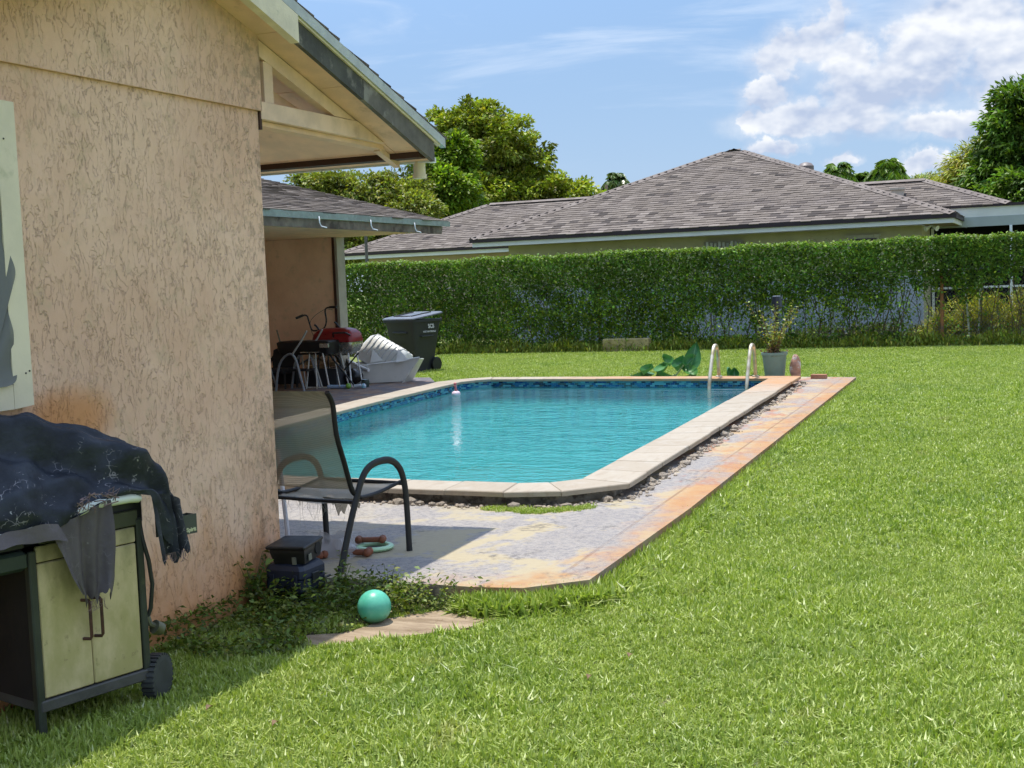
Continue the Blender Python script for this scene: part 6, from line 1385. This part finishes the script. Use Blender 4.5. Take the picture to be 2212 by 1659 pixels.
# wheeled refuse bin
bn = thing('refuse_bin', 'black wheeled refuse bin with a grey sunlit lid behind the white tub', 'bin', (-10.66, 20.55, 0), R(-14))
M_BIN = mat('black_bin_plastic', (.020, .022, .026), .55, .15, 5, .08, 120, dirt=((.035, .035, .036), 6, .55))
def brr(hx, hy, z, r=.05, oy=0): return [(x, y + oy, z) for x, y, z in rbox_ring(hx, hy, z, r, 3)]
b_ = B(); b_.loft([brr(.25, .25, .02), brr(.27, .29, .30), brr(.30, .34, .60), brr(.335, .385, .90), brr(.335, .385, .94)]); b_.build('bin_body', M_BIN, bn, smooth='auto')
b_ = B(); b_.loft([brr(.365, .42, .905), brr(.365, .42, .945), brr(.355, .41, .95)]); b_.build('bin_rim', M_BIN, bn, smooth='auto')
b_ = B(); b_.loft([[(x, y, z + .095 * (y + .43) / .86) for x, y, z in r_] for r_ in (brr(.375, .43, .950), brr(.372, .428, .970), brr(.345, .40, .985), brr(.30, .34, .990))]); ld = b_.build('bin_lid', mat('sky_sheen_lid', (.12, .125, .135), .30, .1, 6, dirt=((.20, .20, .21), 5, .5)), bn, smooth='auto')  # lid colour lightened to carry the sky sheen on its top
b_ = B(); Ml = Matrix.Translation((0, 0, 1.041)) @ Matrix.Rotation(math.atan(.095 / .86), 4, 'X'); b_.M = Ml; b_.box(-.17, .17, -.27, -.23, -.004, .010); b_.box(-.22, -.20, -.27, .26, -.004, .012); b_.box(.20, .22, -.27, .26, -.004, .012); b_.build('lid_ridge', M_BIN, ld)
b_ = B(); b_.box(-.17, .17, -.385, -.345, .70, .74, bev=.01); b_.build('front_ledge', M_BIN, bn)
b_ = B(); b_.box(.318, .345, -.17, .17, .63, .66, bev=.008); b_.build('grip_bar', M_BIN, bn)
for sx in (-1, 1):
    b_ = B(); b_.lathe([(.03, -.025), (.125, -.022), (.13, 0), (.125, .022), (.03, .025)], 24, (sx * .27, .30, .13), axis='X') if 0 else b_.lathe([(.03, sx * .285 - .025), (.125, sx * .285 - .022), (.13, sx * .285), (.125, sx * .285 + .022), (.03, sx * .285 + .025)], 24, (0, .27, .13), axis='X'); b_.build('wheel', M_BLACK, bn, smooth='auto')
M_PRINT = mat('white_print', (.55, .55, .56), .5, .05)
b_ = B(); b_.box(-.06, .11, -.352, -.349, .505, .555); lb_ = b_.build('sticker', M_PRINT, bn); lb_.rotation_euler = (R(-9), 0, 0); lb_.location = (0, -.030, -.045)
lettering('517098', .05, Matrix.Translation((.025, -.341, .530)) @ Matrix.Rotation(R(99), 4, 'X'), M_BLACK, bn)
MR_ = lambda x, y, z: Matrix.Translation((x, y, z)) @ Matrix.Rotation(R(90), 4, 'Z') @ Matrix.Rotation(R(84), 4, 'X')
lettering('SCS', .10, MR_(.340, .10, .82), M_PRINT, bn, bold=.004); lettering('HOT MATERIALS', .046, MR_(.332, .06, .725), M_PRINT, bn, bold=.0012)
# small toys on the deck
b_ = B(); b_.lathe([(.002, -.042), (.03, -.03), (.042, 0), (.03, .03), (.002, .042)], 18); o = b_.build('ball', mat('lime_rubber', (.17, .36, .05), .5), smooth=True); o.location = (-9.36, 15.95, .142); tag(o, 'small lime green ball on the dark patio by the table legs', 'ball')
b_ = B(); b_.tube([(-.16, 0, .03), (.16, .02, .03)], [.03, .026], 10); o = b_.build('pool_toy', mat('pale_blue_foam', (.30, .42, .60), .7), smooth='auto'); o.location = (-9.55, 15.97, .10); tag(o, 'pale blue foam stick left of the lime ball', 'toy')
b_ = B(); b_.tube([(-.10, 0, .03), (.0, .01, .04)], .028, 10); b_.lathe([(.002, 0), (.035, .01), (.04, .04), (.02, .07)], 12, (.05, .0, 0)); o = b_.build('toy_bottle', mat('white_and_blue_toy', (.55, .62, .70), .4, .1, 9, dirt=((.10, .40, .50), 14, .5)), smooth='auto'); o.location = (-9.20, 16.02, .10); tag(o, 'white and turquoise toy right of the lime ball', 'toy')
b_ = B(); b_.lathe([(.05, 0), (.062, .05), (.055, .11), (.02, .12)], 12); o = b_.build('dark_pot', mat('dark_green_glaze', (.03, .05, .04), .3), smooth='auto'); o.location = (-9.25, 16.25, .10); o.name = 'jar'; tag(o, 'small dark green jar behind the turquoise toy', 'jar')
